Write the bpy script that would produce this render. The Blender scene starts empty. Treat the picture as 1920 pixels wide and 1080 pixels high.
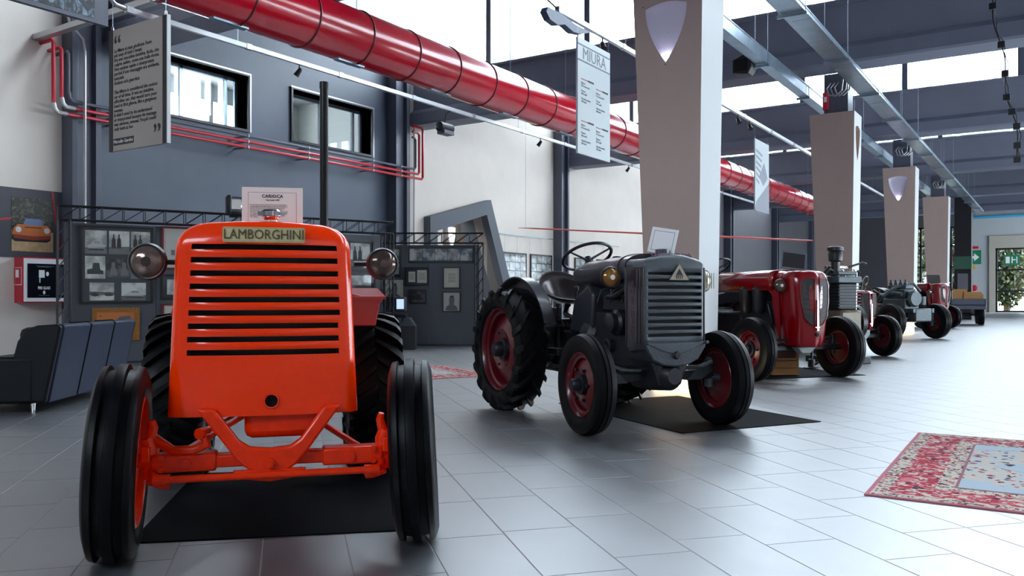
import bpy, math, random
from mathutils import Vector, Matrix
random.seed(7)
R = math.radians
scn = bpy.context.scene
COL = scn.collection

# ------------------------------------------------------------------ camera, world, light, exposure
# world frame: X across the hall, Y along the hall, camera stands at the origin 1 m above the floor
YAW = R(33.14)
CA, SA = math.cos(YAW), math.sin(YAW)
FPX = 1570.0
cam_d = bpy.data.cameras.new('camera'); cam = bpy.data.objects.new('camera', cam_d); COL.objects.link(cam)
cam.location = (0, 0, 1.0); cam.rotation_euler = (R(90), 0, YAW)
cam_d.sensor_width = 36; cam_d.lens = 36*FPX/1920; cam_d.shift_y = 16/1920; cam_d.clip_end = 300
scn.camera = cam
scn.view_settings.view_transform = 'Standard'; scn.view_settings.look = 'None'
scn.view_settings.gamma = 1; scn.view_settings.use_curve_mapping = False
scn.view_settings.exposure = 1.25

w = bpy.data.worlds.new('overcast_sky'); scn.world = w; w.use_nodes = True
bg = w.node_tree.nodes['Background']; bg.inputs[0].default_value = (0.80, 0.90, 1.0, 1); bg.inputs[1].default_value = 8.0

def portal(loc, rot, sx, sy):
    l = bpy.data.lights.new('window_portal', 'AREA'); l.shape = 'RECTANGLE'; l.size = sx; l.size_y = sy
    l.cycles.is_portal = True
    o = bpy.data.objects.new('window_portal', l); COL.objects.link(o); o.location = loc; o.rotation_euler = rot
    return o

WX = -13.8      # left wall
RX = 9.0        # right wall
Y0, YE = -9.0, 62.0
BAY = 8.13
BY = [8.3 + BAY*k for k in range(-1, 6)]       # beam lines
ZB0, ZB1, ZT = 5.33, 6.55, 8.9
for y in BY[:5]:
    portal(((WX+RX)/2, y+0.55, (ZB1+ZT)/2), (R(-90), 0, 0), RX-WX-1, ZT-ZB1)
portal((RX+0.3, 20, 1.3), (0, R(90), 0), 2.3, 20)
portal((RX+0.3, 52, 2.1), (0, R(90), 0), 4.0, 15)
portal((-2.5, Y0-0.35, 7.2), (R(90), 0, 0), 12, 2.8)

# ------------------------------------------------------------------ helpers
def s2l(c):
    c /= 255.0
    return c/12.92 if c <= 0.04045 else ((c+0.055)/1.055)**2.4
def rgb(r, g, b): return (s2l(r), s2l(g), s2l(b), 1)

MATS = {}
def mat(name, col=None, rough=0.5, metal=0.0, coat=0.0, var=0.0, scale=8.0, bump=0.0, emit=None, es=1.0, spec=0.5, stretch=None, rvar=0.0, island=0.0):
    if name in MATS: return MATS[name]
    m = bpy.data.materials.new(name); m.use_nodes = True
    nt = m.node_tree; b = nt.nodes['Principled BSDF']
    b.inputs['Base Color'].default_value = col; b.inputs['Roughness'].default_value = rough
    b.inputs['Metallic'].default_value = metal; b.inputs['Coat Weight'].default_value = coat
    b.inputs['Coat Roughness'].default_value = 0.06; b.inputs['Specular IOR Level'].default_value = spec
    if emit:
        b.inputs['Emission Color'].default_value = emit; b.inputs['Emission Strength'].default_value = es
    if var or bump or rvar:
        tc = nt.nodes.new('ShaderNodeTexCoord'); mp = nt.nodes.new('ShaderNodeMapping')
        nt.links.new(tc.outputs['Object'], mp.inputs['Vector'])
        if stretch: mp.inputs['Scale'].default_value = stretch
        n = nt.nodes.new('ShaderNodeTexNoise'); n.inputs['Scale'].default_value = scale
        n.inputs['Detail'].default_value = 5; n.inputs['Roughness'].default_value = 0.6
        nt.links.new(mp.outputs[0], n.inputs['Vector'])
        if var:
            r = nt.nodes.new('ShaderNodeMapRange'); r.inputs['From Min'].default_value = 0.3; r.inputs['From Max'].default_value = 0.7
            r.inputs['To Min'].default_value = 1-var; r.inputs['To Max'].default_value = 1+var
            nt.links.new(n.outputs['Fac'], r.inputs['Value'])
            hs = nt.nodes.new('ShaderNodeHueSaturation'); hs.inputs['Color'].default_value = col
            nt.links.new(r.outputs[0], hs.inputs['Value']); nt.links.new(hs.outputs[0], b.inputs['Base Color'])
            if island:
                g = nt.nodes.new('ShaderNodeNewGeometry'); oi = nt.nodes.new('ShaderNodeObjectInfo')
                a = nt.nodes.new('ShaderNodeMath'); a.operation = 'ADD'
                nt.links.new(g.outputs['Random Per Island'], a.inputs[0]); nt.links.new(oi.outputs['Random'], a.inputs[1])
                f = nt.nodes.new('ShaderNodeMath'); f.operation = 'FRACT'; nt.links.new(a.outputs[0], f.inputs[0])
                r2 = nt.nodes.new('ShaderNodeMapRange'); r2.inputs['To Min'].default_value = 1-island; r2.inputs['To Max'].default_value = 1+island
                nt.links.new(f.outputs[0], r2.inputs['Value'])
                mu = nt.nodes.new('ShaderNodeMath'); mu.operation = 'MULTIPLY'
                nt.links.new(r.outputs[0], mu.inputs[0]); nt.links.new(r2.outputs[0], mu.inputs[1]); nt.links.new(mu.outputs[0], hs.inputs['Value'])
        if rvar:
            r3 = nt.nodes.new('ShaderNodeMapRange'); r3.inputs['From Min'].default_value = 0.3; r3.inputs['From Max'].default_value = 0.7
            r3.inputs['To Min'].default_value = max(0, rough-rvar); r3.inputs['To Max'].default_value = rough+rvar
            nt.links.new(n.outputs['Fac'], r3.inputs['Value']); nt.links.new(r3.outputs[0], b.inputs['Roughness'])
        if bump:
            bp = nt.nodes.new('ShaderNodeBump'); bp.inputs['Strength'].default_value = bump; bp.inputs['Distance'].default_value = 0.01
            nt.links.new(n.outputs['Fac'], bp.inputs['Height']); nt.links.new(bp.outputs[0], b.inputs['Normal'])
    MATS[name] = m
    return m

class MB:
    def __init__(s): s.v = []; s.f = []
    def add(s, vs, fs, M=None):
        n = len(s.v)
        s.v += [tuple(M @ Vector(p)) if M else tuple(p) for p in vs]
        s.f += [tuple(i+n for i in f) for f in fs]
        return s
    def box(s, x0, x1, y0, y1, z0, z1, M=None):
        vs = [(x0,y0,z0),(x1,y0,z0),(x1,y1,z0),(x0,y1,z0),(x0,y0,z1),(x1,y0,z1),(x1,y1,z1),(x0,y1,z1)]
        return s.add(vs, [(3,2,1,0),(4,5,6,7),(0,1,5,4),(1,2,6,5),(2,3,7,6),(3,0,4,7)], M)
    def cbox(s, c, d, M=None):
        return s.box(c[0]-d[0]/2, c[0]+d[0]/2, c[1]-d[1]/2, c[1]+d[1]/2, c[2]-d[2]/2, c[2]+d[2]/2, M)
    def prism(s, pts, plane, a, b, M=None):
        # pts 2d outline; plane 'xz' extruded along y, 'yz' along x, 'xy' along z
        def P(p, t): return {'xz': (p[0], t, p[1]), 'yz': (t, p[0], p[1]), 'xy': (p[0], p[1], t)}[plane]
        n = len(pts)
        ar = sum(pts[i][0]*pts[(i+1)%n][1]-pts[(i+1)%n][0]*pts[i][1] for i in range(n))
        if (ar < 0) != (plane == 'xz'): pts = pts[::-1]
        if a > b: a, b = b, a
        vs = [P(p, a) for p in pts] + [P(p, b) for p in pts]
        fs = [tuple(range(n-1, -1, -1)), tuple(range(n, 2*n))] + [(i, (i+1)%n, (i+1)%n+n, i+n) for i in range(n)]
        return s.add(vs, fs, M)
    def lathe(s, prof, org=(0,0,0), axis='x', seg=32, closed=False, M=None):
        # prof: (t along axis, radius)
        o = Vector(org); vs = []; fs = []; n = len(prof)
        for i in range(seg):
            a = 2*math.pi*i/seg; c, q = math.cos(a), math.sin(a)
            for t, r in prof:
                vs.append({'x': (o.x+t, o.y+r*c, o.z+r*q), 'y': (o.x+r*q, o.y+t, o.z+r*c), 'z': (o.x+r*c, o.y+r*q, o.z+t)}[axis])
        m = n if closed else n-1
        for i in range(seg):
            j = (i+1) % seg
            for k in range(m):
                l = (k+1) % n
                fs.append((i*n+k, j*n+k, j*n+l, i*n+l))
        if not closed:
            if prof[0][1] > 1e-4: fs.append(tuple(i*n for i in range(seg-1, -1, -1)))
            if prof[-1][1] > 1e-4: fs.append(tuple(i*n+n-1 for i in range(seg)))
        return s.add(vs, fs, M)
    def tube(s, path, r, seg=10, cap=True, M=None):
        P = [Vector(p) for p in path]; n = len(P)
        rs = r if isinstance(r, (list, tuple)) else [r]*n
        T = []
        for i in range(n):
            d = (P[min(i+1, n-1)]-P[max(i-1, 0)])
            T.append(d.normalized() if d.length else Vector((0,0,1)))
        u = T[0].orthogonal().normalized(); vs = []; fs = []
        for i in range(n):
            u = (u - T[i]*u.dot(T[i])).normalized(); v = T[i].cross(u)
            for k in range(seg):
                a = 2*math.pi*k/seg
                vs.append(P[i]+(u*math.cos(a)+v*math.sin(a))*rs[i])
        for i in range(n-1):
            for k in range(seg):
                l = (k+1) % seg
                fs.append((i*seg+k, i*seg+l, (i+1)*seg+l, (i+1)*seg+k))
        if cap:
            fs.append(tuple(range(seg-1, -1, -1))); fs.append(tuple((n-1)*seg+k for k in range(seg)))
        return s.add(vs, fs, M)
    def ring(s, c, rad, r, normal=(0,0,1), seg=40, sec=8, a0=0, a1=360):
        nrm = Vector(normal).normalized(); u = nrm.orthogonal().normalized(); v = nrm.cross(u); c = Vector(c)
        full = abs(a1-a0) >= 360
        pts = [c+(u*math.cos(R(a0+(a1-a0)*i/seg))+v*math.sin(R(a0+(a1-a0)*i/seg)))*rad for i in range(seg+1)]
        return s.tube(pts, r, sec, cap=not full)
    def mesh(s, name, smooth=35, dbl=False):
        me = bpy.data.meshes.new(name); me.from_pydata([tuple(p) for p in s.v], [], s.f); me.update()
        if smooth:
            me.shade_smooth(); me.set_sharp_from_angle(angle=R(smooth))
        return me
    def build(s, name, m, parent=None, loc=None, smooth=35, bev=0, seg=2, solid=0):
        return link(name, s.mesh(name, smooth), m, parent, loc, None, bev, seg, solid)

def link(name, me, m=None, parent=None, loc=None, rot=None, bev=0, seg=2, solid=0):
    o = bpy.data.objects.new(name, me); COL.objects.link(o)
    if m and not me.materials: me.materials.append(m)
    if parent: o.parent = parent
    if loc is not None: o.location = loc
    if rot is not None: o.rotation_euler = rot
    if solid:
        md = o.modifiers.new('thickness', 'SOLIDIFY'); md.thickness = abs(solid); md.offset = -1 if solid > 0 else 1
    if bev:
        md = o.modifiers.new('bevel', 'BEVEL'); md.width = bev; md.segments = seg; md.limit_method = 'ANGLE'; md.angle_limit = R(40)
        md.harden_normals = False
    return o

def tag(o, label=None, cat=None, group=None, kind=None):
    if label: o['label'] = label
    if cat: o['category'] = cat
    if group: o['group'] = group
    if kind: o['kind'] = kind
    return o
def thing(name, label, cat, loc=(0,0,0), rz=0, group=None, rot=None):
    o = bpy.data.objects.new(name, None); COL.objects.link(o); o.empty_display_size = 0.1
    o.location = loc; o.rotation_euler = rot if rot else (0, 0, rz)
    return tag(o, label, cat, group)
def struct(o, label=None):
    o['kind'] = 'structure'
    if label: o['label'] = label
    return o

def cw(lat, d, z=0.0):
    """lateral / forward distance from the standpoint -> hall coordinates"""
    return Vector((lat*CA-d*SA, lat*SA+d*CA, z))

def text(s, size, m, parent, M, name='lettering', extrude=0.001, align='CENTER', bold=0.0, sx=1.0, shear=0.0, spacing=1.0, line=1.0):
    cu = bpy.data.curves.new('t', 'FONT'); cu.body = s; cu.size = size; cu.extrude = extrude; cu.align_x = align
    cu.align_y = 'CENTER'; cu.resolution_u = 2; cu.offset = bold; cu.shear = shear; cu.space_character = spacing; cu.space_line = line
    t = bpy.data.objects.new('t', cu); COL.objects.link(t)
    dg = bpy.context.evaluated_depsgraph_get(); dg.update()
    me = bpy.data.meshes.new_from_object(t.evaluated_get(dg)); me.name = name
    bpy.data.objects.remove(t); bpy.data.curves.remove(cu)
    me.transform(M @ Matrix.Diagonal((sx, 1, 1, 1)))
    me.materials.clear(); me.materials.append(m)
    o = bpy.data.objects.new(name, me); COL.objects.link(o); o.parent = parent
    return o
def face_M(origin, xdir, up=(0,0,1)):
    """matrix placing text: local x -> xdir, local y -> up"""
    x = Vector(xdir).normalized(); u = Vector(up).normalized(); n = x.cross(u)
    M = Matrix((x, u, n)).transposed().to_4x4(); M.translation = Vector(origin)
    return M

# ------------------------------------------------------------------ materials
M_white = mat('white_wall_paint', rgb(232,222,211), 0.75, var=0.03, scale=1.5)
M_blue = mat('blue_grey_wall_paint', rgb(76,85,100), 0.42, var=0.10, scale=0.9)
M_darkwall = mat('dark_grey_wall_and_shade', rgb(82,80,86), 0.7, var=0.05, scale=1)
M_steel = mat('dark_painted_steel', rgb(84,88,102), 0.42, var=0.08, scale=2)
M_beam = mat('grey_painted_beam', rgb(120,124,140), 0.6, var=0.05, scale=2)
M_black = mat('black_metal', rgb(22,22,26), 0.4, var=0.1)
M_galv = mat('galvanised_steel', rgb(150,166,180), 0.32, metal=0.85, var=0.15, scale=5)
M_mauve = mat('mauve_grey_plaster', rgb(182,160,150), 0.6, var=0.03, scale=2)
M_offw = mat('off_white_plaster', rgb(200,202,203), 0.55)
M_tile = mat('slate_floor_tile', rgb(45,47,55), 0.42, var=0.16, scale=6, bump=0.03, island=0.14, rvar=0.04, spec=1.0)
M_tile.node_tree.nodes['Principled BSDF'].inputs['IOR'].default_value = 2.45
M_grout = mat('pale_grout', rgb(142,140,142), 0.8)
M_red = mat('glossy_crimson_paint', rgb(184,2,34), 0.20, spec=0.4, coat=0.35, var=0.04)
M_redpipe = mat('red_pipe_paint', rgb(196,24,46), 0.3)
M_zinc = mat('zinc_fitting', rgb(178,178,180), 0.35, metal=0.7)
M_orange = mat('glossy_orange_paint', rgb(242,54,0), 0.18, spec=0.25, coat=0.35, var=0.03, scale=30)
M_orange2 = mat('orange_chassis_paint', rgb(228,46,0), 0.30, spec=0.25, coat=0.25, var=0.10, scale=25, bump=0.15)
M_rubber = mat('black_rubber', rgb(9,9,12), 0.42, spec=0.13, var=0.22, scale=14, bump=0.06)
M_rubber_d = mat('dusty_rubber', rgb(11,11,14), 0.46, spec=0.15, var=0.25, scale=10, bump=0.08)
M_maroon = mat('maroon_rim_paint', rgb(84,4,16), 0.28, coat=0.2)
M_greyp = mat('worn_grey_tractor_paint', rgb(70,78,86), 0.34, coat=0.05, var=0.16, scale=9)
M_greyd = mat('dark_grey_hood_paint', rgb(46,43,50), 0.3, coat=0.2, var=0.15, scale=6)
M_cast = mat('dark_cast_iron', rgb(26,29,36), 0.45, var=0.25, scale=12, metal=0.2)
M_castg = mat('grey_green_casting', rgb(70,80,84), 0.45, var=0.2, scale=10, metal=0.2)
M_dark = mat('black_part_and_shade', rgb(8,8,10), 0.8)  # black for dark parts and for painted shade inside slots and holes
M_chrome = mat('chrome', rgb(210,210,212), 0.12, metal=1.0)
M_brass = mat('aged_brass', rgb(184,164,118), 0.45, metal=0.5, var=0.1, scale=30)
M_brassd = mat('dark_brass', rgb(92,80,56), 0.45, metal=0.5)
M_cred = mat('dark_red_tractor_paint', rgb(128,2,12), 0.18, coat=0.35, var=0.05)
M_paper = mat('cream_paper', rgb(226,218,206), 0.7)
M_wpaper = mat('white_paper', rgb(236,236,236), 0.7)
M_ink = mat('black_ink', rgb(28,26,30), 0.6)
M_mat = mat('black_rubber_mat', rgb(9,10,15), 0.8, spec=0.05, var=0.15, scale=30, bump=0.1)
M_leather = mat('black_leather', rgb(6,7,10), 0.5, spec=0.25, var=0.15, scale=20, bump=0.15)
M_leatherb = mat('blue_black_leather', rgb(18,30,56), 0.5, spec=0.25, var=0.14, scale=8, bump=0.12)
M_wood = mat('crate_wood', rgb(176,130,78), 0.6, var=0.2, scale=6, stretch=(1,12,12), bump=0.1)
M_gold = mat('gilded_wood', rgb(150,98,40), 0.4, metal=0.3, var=0.3, scale=40, bump=0.3)

def glass_mat():
    m = bpy.data.materials.new('window_glass'); m.use_nodes = True; nt = m.node_tree
    nt.nodes.remove(nt.nodes['Principled BSDF']); out = nt.nodes['Material Output']
    t = nt.nodes.new('ShaderNodeBsdfTransparent'); t.inputs[0].default_value = (0.95, 0.97, 0.98, 1)
    g = nt.nodes.new('ShaderNodeBsdfGlossy'); g.inputs['Roughness'].default_value = 0.02
    mx = nt.nodes.new('ShaderNodeMixShader'); mx.inputs[0].default_value = 0.06
    nt.links.new(t.outputs[0], mx.inputs[1]); nt.links.new(g.outputs[0], mx.inputs[2]); nt.links.new(mx.outputs[0], out.inputs[0])
    return m
M_glass = glass_mat()

M_pglass = glass_mat(); M_pglass.name = 'picture_glass'; M_pglass.node_tree.nodes['Mix Shader'].inputs[0].default_value = 0.015
# ------------------------------------------------------------------ the hall
XO = -20.5   # far side of the room behind the slanted portal
floor = struct(MB().box(XO, RX+0.4, Y0-0.3, YE+0.3, -0.25, -0.0015).build('floor', M_grout, smooth=0), 'slate tiled hall floor')

# tiles: long joints run 48 degrees off the hall axis
TW, TL_, GAP = 0.326, 0.59, 0.005
ta = R(48.1); tu = Vector((-math.sin(ta), math.cos(ta), 0)); tv = Vector((math.cos(ta), math.sin(ta), 0))
anc = cw(0.109, 2.996)                      # a point on one long joint
v0 = anc.dot(tv); node = cw((1058.5-960)/FPX*3.775, 3.775); u0 = node.dot(tu)
tiles = []
rnd = random.Random(3)
for i in range(-70, 140):
    off = {0: -0.135, 1: 0.0}.get(i, rnd.choice((0.0, 0.15, 0.3, 0.42))*1.0)
    for j in range(-110, 90):
        cv = v0 + (i+0.5)*TW; cu = u0 + off + (j+0.5)*TL_
        c = tv*cv + tu*cu
        if c.x < WX-0.1 or c.x > RX or c.y < -2.5 or c.y > YE: continue
        lat = c.x*CA + c.y*SA; d = -c.x*SA + c.y*CA
        tiles.append((d, lat, c))
def tile_geo(mb, M=None, c=None):
    a, b = TL_/2-GAP/2, TW/2-GAP/2; e = 0.001
    vs = []
    for (s, zz) in ((0, -0.0015), (0, -0.0006), (e, 0.0)):
        for (p, q) in ((-1,-1),(1,-1),(1,1),(-1,1)):
            vs.append(c + tu*(p*(a-s)) + tv*(-q*(b-s)) + Vector((0,0,zz)))
    fs = [(8,9,10,11)] + [(k*4+i, k*4+(i+1)%4, (k+1)*4+(i+1)%4, (k+1)*4+i) for k in (0,1) for i in range(4)]
    mb.add(vs, fs)
vis = [t for t in tiles if t[0] > 1.9 and abs(t[1])/t[0] < 0.66]
vis.sort(key=lambda t: t[0]); near = set(id(t) for t in vis[:300])
tmb = MB(); tile_geo(tmb, c=Vector((0,0,0))); tile_me = tmb.mesh('floor_tile', 0)
far = MB()
for t in tiles:
    if id(t) in near: link('floor_tile', tile_me, M_tile, floor, t[2])
    else: tile_geo(far, c=t[2])
tag(far.build('floor_tiling', M_tile, floor, smooth=0), kind='stuff')

# left wall: white stretch, blue-grey stretch with two high windows, white stretch with the slanted portal, far stretch coloured dark for its shade
T = 0.3
def wseg(mb, y0, y1, z0, z1): mb.box(WX-T, WX, y0, y1, z0, z1)
m = MB(); wseg(m, Y0, 7.62, 0, ZT+0.4); struct(m.build('wall_left', M_white, smooth=0), 'white plastered wall behind the sofa')
W1 = (8.9, 11.3, 4.38, 5.46); W2 = (12.48, 14.95, 4.38, 5.46)
m = MB(); wseg(m, 7.62, 16.4, 0, 4.38); wseg(m, 7.62, 16.4, 5.46, 6.5)
for a, b in ((7.62, W1[0]), (W1[1], W2[0]), (W2[1], 16.4)): wseg(m, a, b, 4.38, 5.46)
struct(m.build('wall_left', M_blue, smooth=0), 'blue-grey painted wall with two high windows')
m = MB(); wseg(m, 7.62, 16.4, 6.5, ZT+0.4); struct(m.build('wall_left', M_white, smooth=0), 'pale wall above the blue-grey stretch')
PO = [(17.25, 0), (17.25, 2.72), (19.5, 3.32), (20.95, 0)]      # opening of the portal (y, z)
m = MB()
m.prism([(16.4,0),(17.25,0),(17.25,2.72),(16.4,2.72)], 'yz', WX-T, WX)
m.prism([(16.4,2.72),(17.25,2.72),(19.5,3.32),(32.6,3.32),(32.6,ZT+0.4),(16.4,ZT+0.4)], 'yz', WX-T, WX)
m.prism([(20.95,0),(32.6,0),(32.6,3.32),(19.5,3.32)], 'yz', WX-T, WX)
struct(m.build('wall_left', M_white, smooth=0), 'white wall with a slanted dark doorway')
m = MB(); wseg(m, 32.6, YE, 0, ZT+0.4); struct(m.build('wall_left', M_darkwall, smooth=0), 'far stretch of the left wall, coloured dark grey for its shade')
# portal frame
fr = MB()
outer = [(16.95,0),(16.95,3.07),(19.7,3.76),(21.35,0)]
for k in range(3):
    a, b = outer[k], outer[k+1]; c, d = PO[k+1], PO[k]
    fr.prism([a, b, c, d], 'yz', WX-T-0.5, WX+0.22)
struct(fr.build('trim_1', mat('portal_grey', rgb(78,84,94), 0.5), smooth=0), 'slanted dark grey doorway frame')
# room behind the portal
m = MB(); m.box(XO-0.2, XO, 14, 26, 0, 4.4); m.box(XO, WX-T, 13.8, 14, 0, 4.4); m.box(XO, WX-T, 26, 26.2, 0, 4.4)
struct(m.build('wall_back', M_white, smooth=0), 'walls of the side room')
struct(MB().box(XO, WX-T, 14, 26, 4.2, 4.4).build('ceiling', mat('side_room_ceiling', rgb(70,72,80), 0.6), smooth=0), 'dark side room ceiling')
struct(MB().box(-19.6, -17.4, 22.5, 25.9, 4.0, 4.19).build('trim_2', M_red, smooth=0), 'red panel on the side room ceiling')
sp = thing('side_room_pillar', 'pale clad pillar with a glowing shield, seen through the slanted doorway', 'pillar', (-16.6, 21.4, 0))
MB().box(-0.35, 0.35, -0.5, 0.4, 0, 3.45).build('cladding', M_offw, sp, bev=0.01)
MB().prism([(-0.20,3.2),(0.12,3.2),(0.10,2.9),(-0.04,2.55),(-0.18,2.9)], 'yz', 0.35, 0.38).build('shield_lamp', mat('lit_shield_small', rgb(255,250,255), 0.5, emit=(1,0.95,1,1), es=1.6), sp)
l = bpy.data.lights.new('side_room_fill', 'AREA'); l.energy = 110; l.size = 2; o = bpy.data.objects.new('side_room_fill', l); COL.objects.link(o); o.location = (-16, 17.5, 4.1)  # added light without a fitting, brightens the side room

# columns on the left wall
for n, y in enumerate((7.52, 15.5, 23.6, 32.3, 40.3, 48.4, 56.5)):
    m = MB(); m.box(WX, WX+0.32, y, y+0.10, 0, ZB1); m.box(WX, WX+0.32, y+0.40, y+0.50, 0, ZB1); m.box(WX, WX+0.22, y+0.10, y+0.40, 0, ZB1)
    struct(m.build('trim_%d' % (n+3), M_steel, smooth=0, bev=0.004), 'dark steel wall column')

# right wall (outside the picture): tall glazing lets in the day
m = MB(); m.box(RX, RX+T, Y0, 44, 2.4, ZT+0.4); m.box(RX, RX+T, 44, YE, 4.2, ZT+0.4); m.box(RX, RX+T, 60, YE, 0.15, 4.2); m.box(RX, RX+T, 51.9, 52.1, 0.15, 4.2); m.box(RX, RX+T, Y0, YE, 0, 0.15); m.box(RX, RX+T, 30, 44, 0.15, 2.4); m.box(RX, RX+T, Y0, 10, 0.15, 2.4)
k = 10.0
while k < 30: m.box(RX, RX+T, k, k+0.25, 0.15, 2.4); k += 3.0
struct(m.build('wall_right', M_white, smooth=0), 'window wall on the right')
struct(MB().box(RX+0.1, RX+0.12, 44, 60, 0.15, 4.2).build('window_1', M_glass, smooth=0), 'far glazing added to the right wall to light the hall end')  # unseen opening added to brighten the end wall and floor
gw = struct(MB().box(RX+0.1, RX+0.12, 10, 30, 0.15, 2.4).build('window_1', M_glass, smooth=0), 'long glazing of the right wall')
# near wall behind the viewer; high windows added to light the fronts
m = MB(); m.box(WX, RX, Y0-T, Y0, 0, 5.8); m.box(WX, RX, Y0-T, Y0, 8.6, ZT+0.4); m.box(WX, -7.0, Y0-T, Y0, 5.8, 8.6); m.box(2.0, RX, Y0-T, Y0, 5.8, 8.6)
for x in (-5.6, -2.8, 0.2): m.box(x, x+0.2, Y0-T, Y0, 5.8, 8.6)
struct(m.build('wall_front', M_blue, smooth=0), 'wall behind the viewer with windows added for front light')
struct(MB().box(-8.5, 3.5, Y0-0.2, Y0-0.18, 5.8, 8.6).build('window_2', M_glass, smooth=0), 'high glazing added behind the viewer for front light')

# end wall with tall glazing and a glazed door
EWX = [(-8.7, -5.0, 0.0, 5.6), (-3.4, -1.1, 0.0, 4.1)]
M_end = mat('pale_grey_end_wall', rgb(176,180,182), 0.7, var=0.03, scale=1)
m = MB(); m.box(WX, -8.7, YE, YE+T, 0, ZT+0.4); m.box(-8.7, -5.0, YE, YE+T, 5.6, ZT+0.4)
struct(m.build('wall_end', M_darkwall, smooth=0), 'dark part of the end wall')
m = MB(); m.box(-5.0, -3.4, YE, YE+T, 0, ZT+0.4); m.box(-3.4, -1.1, YE, YE+T, 4.1, ZT+0.4); m.box(-1.1, RX, YE, YE+T, 0, ZT+0.4)
struct(m.build('wall_end', M_end, smooth=0), 'pale part of the end wall')
wf = MB()
for x in (-8.7, -7.8, -6.9, -6.0, -5.12): wf.box(x, x+0.12, YE-0.02, YE+0.12, 0, 5.6)
for z in (0, 1.4, 2.9, 4.3, 5.5): wf.box(-8.7, -5.0, YE-0.02, YE+0.1, z, z+0.1)
w3 = struct(wf.build('window_3', M_black, smooth=0), 'black framed end wall glazing')
link('pane', MB().box(-8.7, -5.0, YE+0.05, YE+0.06, 0, 5.6).mesh('pane', 0), M_glass, w3)
df = MB()
for x in (-3.4, -1.22): df.box(x, x+0.12, YE-0.02, YE+0.12, 0, 4.1)
for z in (0, 1.3, 2.65, 4.0): df.box(-3.4, -1.1, YE-0.02, YE+0.1, z, z+0.1)
d1 = struct(df.build('door_1', M_black, smooth=0), 'black framed glass end door')
link('pane', MB().box(-3.4, -1.1, YE+0.05, YE+0.06, 0, 4.1).mesh('pane', 0), M_glass, d1)
m = MB(); m.box(-3.75, -3.4, YE-0.12, YE, 0, 4.9); m.box(-3.4, -0.7, YE-0.12, YE, 4.1, 4.9); m.box(-1.1, -0.7, YE-0.12, YE, 0, 4.1)
struct(m.build('trim_10', mat('beige_surround', rgb(176,170,156), 0.7), smooth=0), 'beige surround of the glass end door')

# high windows in the blue-grey wall
for n, (y0, y1, z0, z1) in enumerate((W1, W2)):
    f = MB()
    for a, b in ((y0-0.05, y0), (y1, y1+0.05)): f.box(WX-T-0.02, WX+0.05, a, b, z0-0.05, z1+0.05)
    f.box(WX-T-0.02, WX+0.05, y0, y1, z0-0.05, z0); f.box(WX-T-0.02, WX+0.05, y0, y1, z1, z1+0.05)
    wn = struct(f.build('window_%d' % (4+n), M_black, smooth=0), 'high window recess in the blue-grey wall')
    e = MB(); e.box(WX+0.05, WX+0.056, y0-0.06, y1+0.06, z1+0.03, z1+0.06); e.box(WX+0.05, WX+0.056, y1+0.03, y1+0.06, z0-0.05, z1+0.03)
    e.build('edge_strip', M_zinc, wn, smooth=0)
    s = MB(); xi = WX-T
    cuts = [y0, (y0+y1)/2-0.15, y1-0.25]
    for a in (y0, cuts[1], y1-0.32, y1-0.07): s.box(xi-0.05, xi+0.0, a, a+0.07, z0, z1)
    s.box(xi-0.05, xi, y0, y1, z0, z0+0.07); s.box(xi-0.05, xi, y0, y1, z1-0.07, z1)
    s.build('sash', M_galv if n == 0 else M_steel, wn, smooth=0)
    link('pane', MB().box(xi-0.03, xi-0.02, y0, y1, z0, z1).mesh('pane', 0), M_glass, wn)
# upper office behind those windows (pale walls, strip of outside windows)
m = MB(); m.box(WX-4.2, WX-4.0, 6.6, 16.4, 3.6, 4.75); m.box(WX-4.2, WX-4.0, 6.6, 16.4, 5.9, 7.0); m.box(WX-4.2, WX-4.0, 6.6, 8.0, 4.75, 5.9); m.box(WX-4.2, WX-4.0, 15.0, 16.4, 4.75, 5.9)
m.box(WX-4.0, WX-T-0.1, 16.3, 16.5, 3.6, 7.0); m.box(WX-4.0, WX-T-0.1, 6.5, 6.7, 3.6, 7.0)
for y in (9.7, 11.6, 13.4): m.box(WX-4.2, WX-4.0, y, y+0.12, 4.75, 5.9)
struct(m.build('wall_back', mat('office_paint', rgb(212,212,204), 0.8), smooth=0), 'walls of the upper office')
m = MB(); m.box(WX-4.2, WX-T-0.1, 6.5, 16.5, 6.3, 6.5)
struct(m.build('ceiling', M_offw, smooth=0), 'pale ceiling of the upper office')
struct(MB().box(WX-4.2, WX-T-0.1, 6.5, 16.5, 3.4, 3.6).build('floor', M_steel, smooth=0), 'floor of the upper office')
struct(MB().box(WX-4.12, WX-4.10, 8.0, 15.0, 4.75, 5.9).build('window_6', M_glass, smooth=0), 'outer windows of the upper office')

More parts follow.
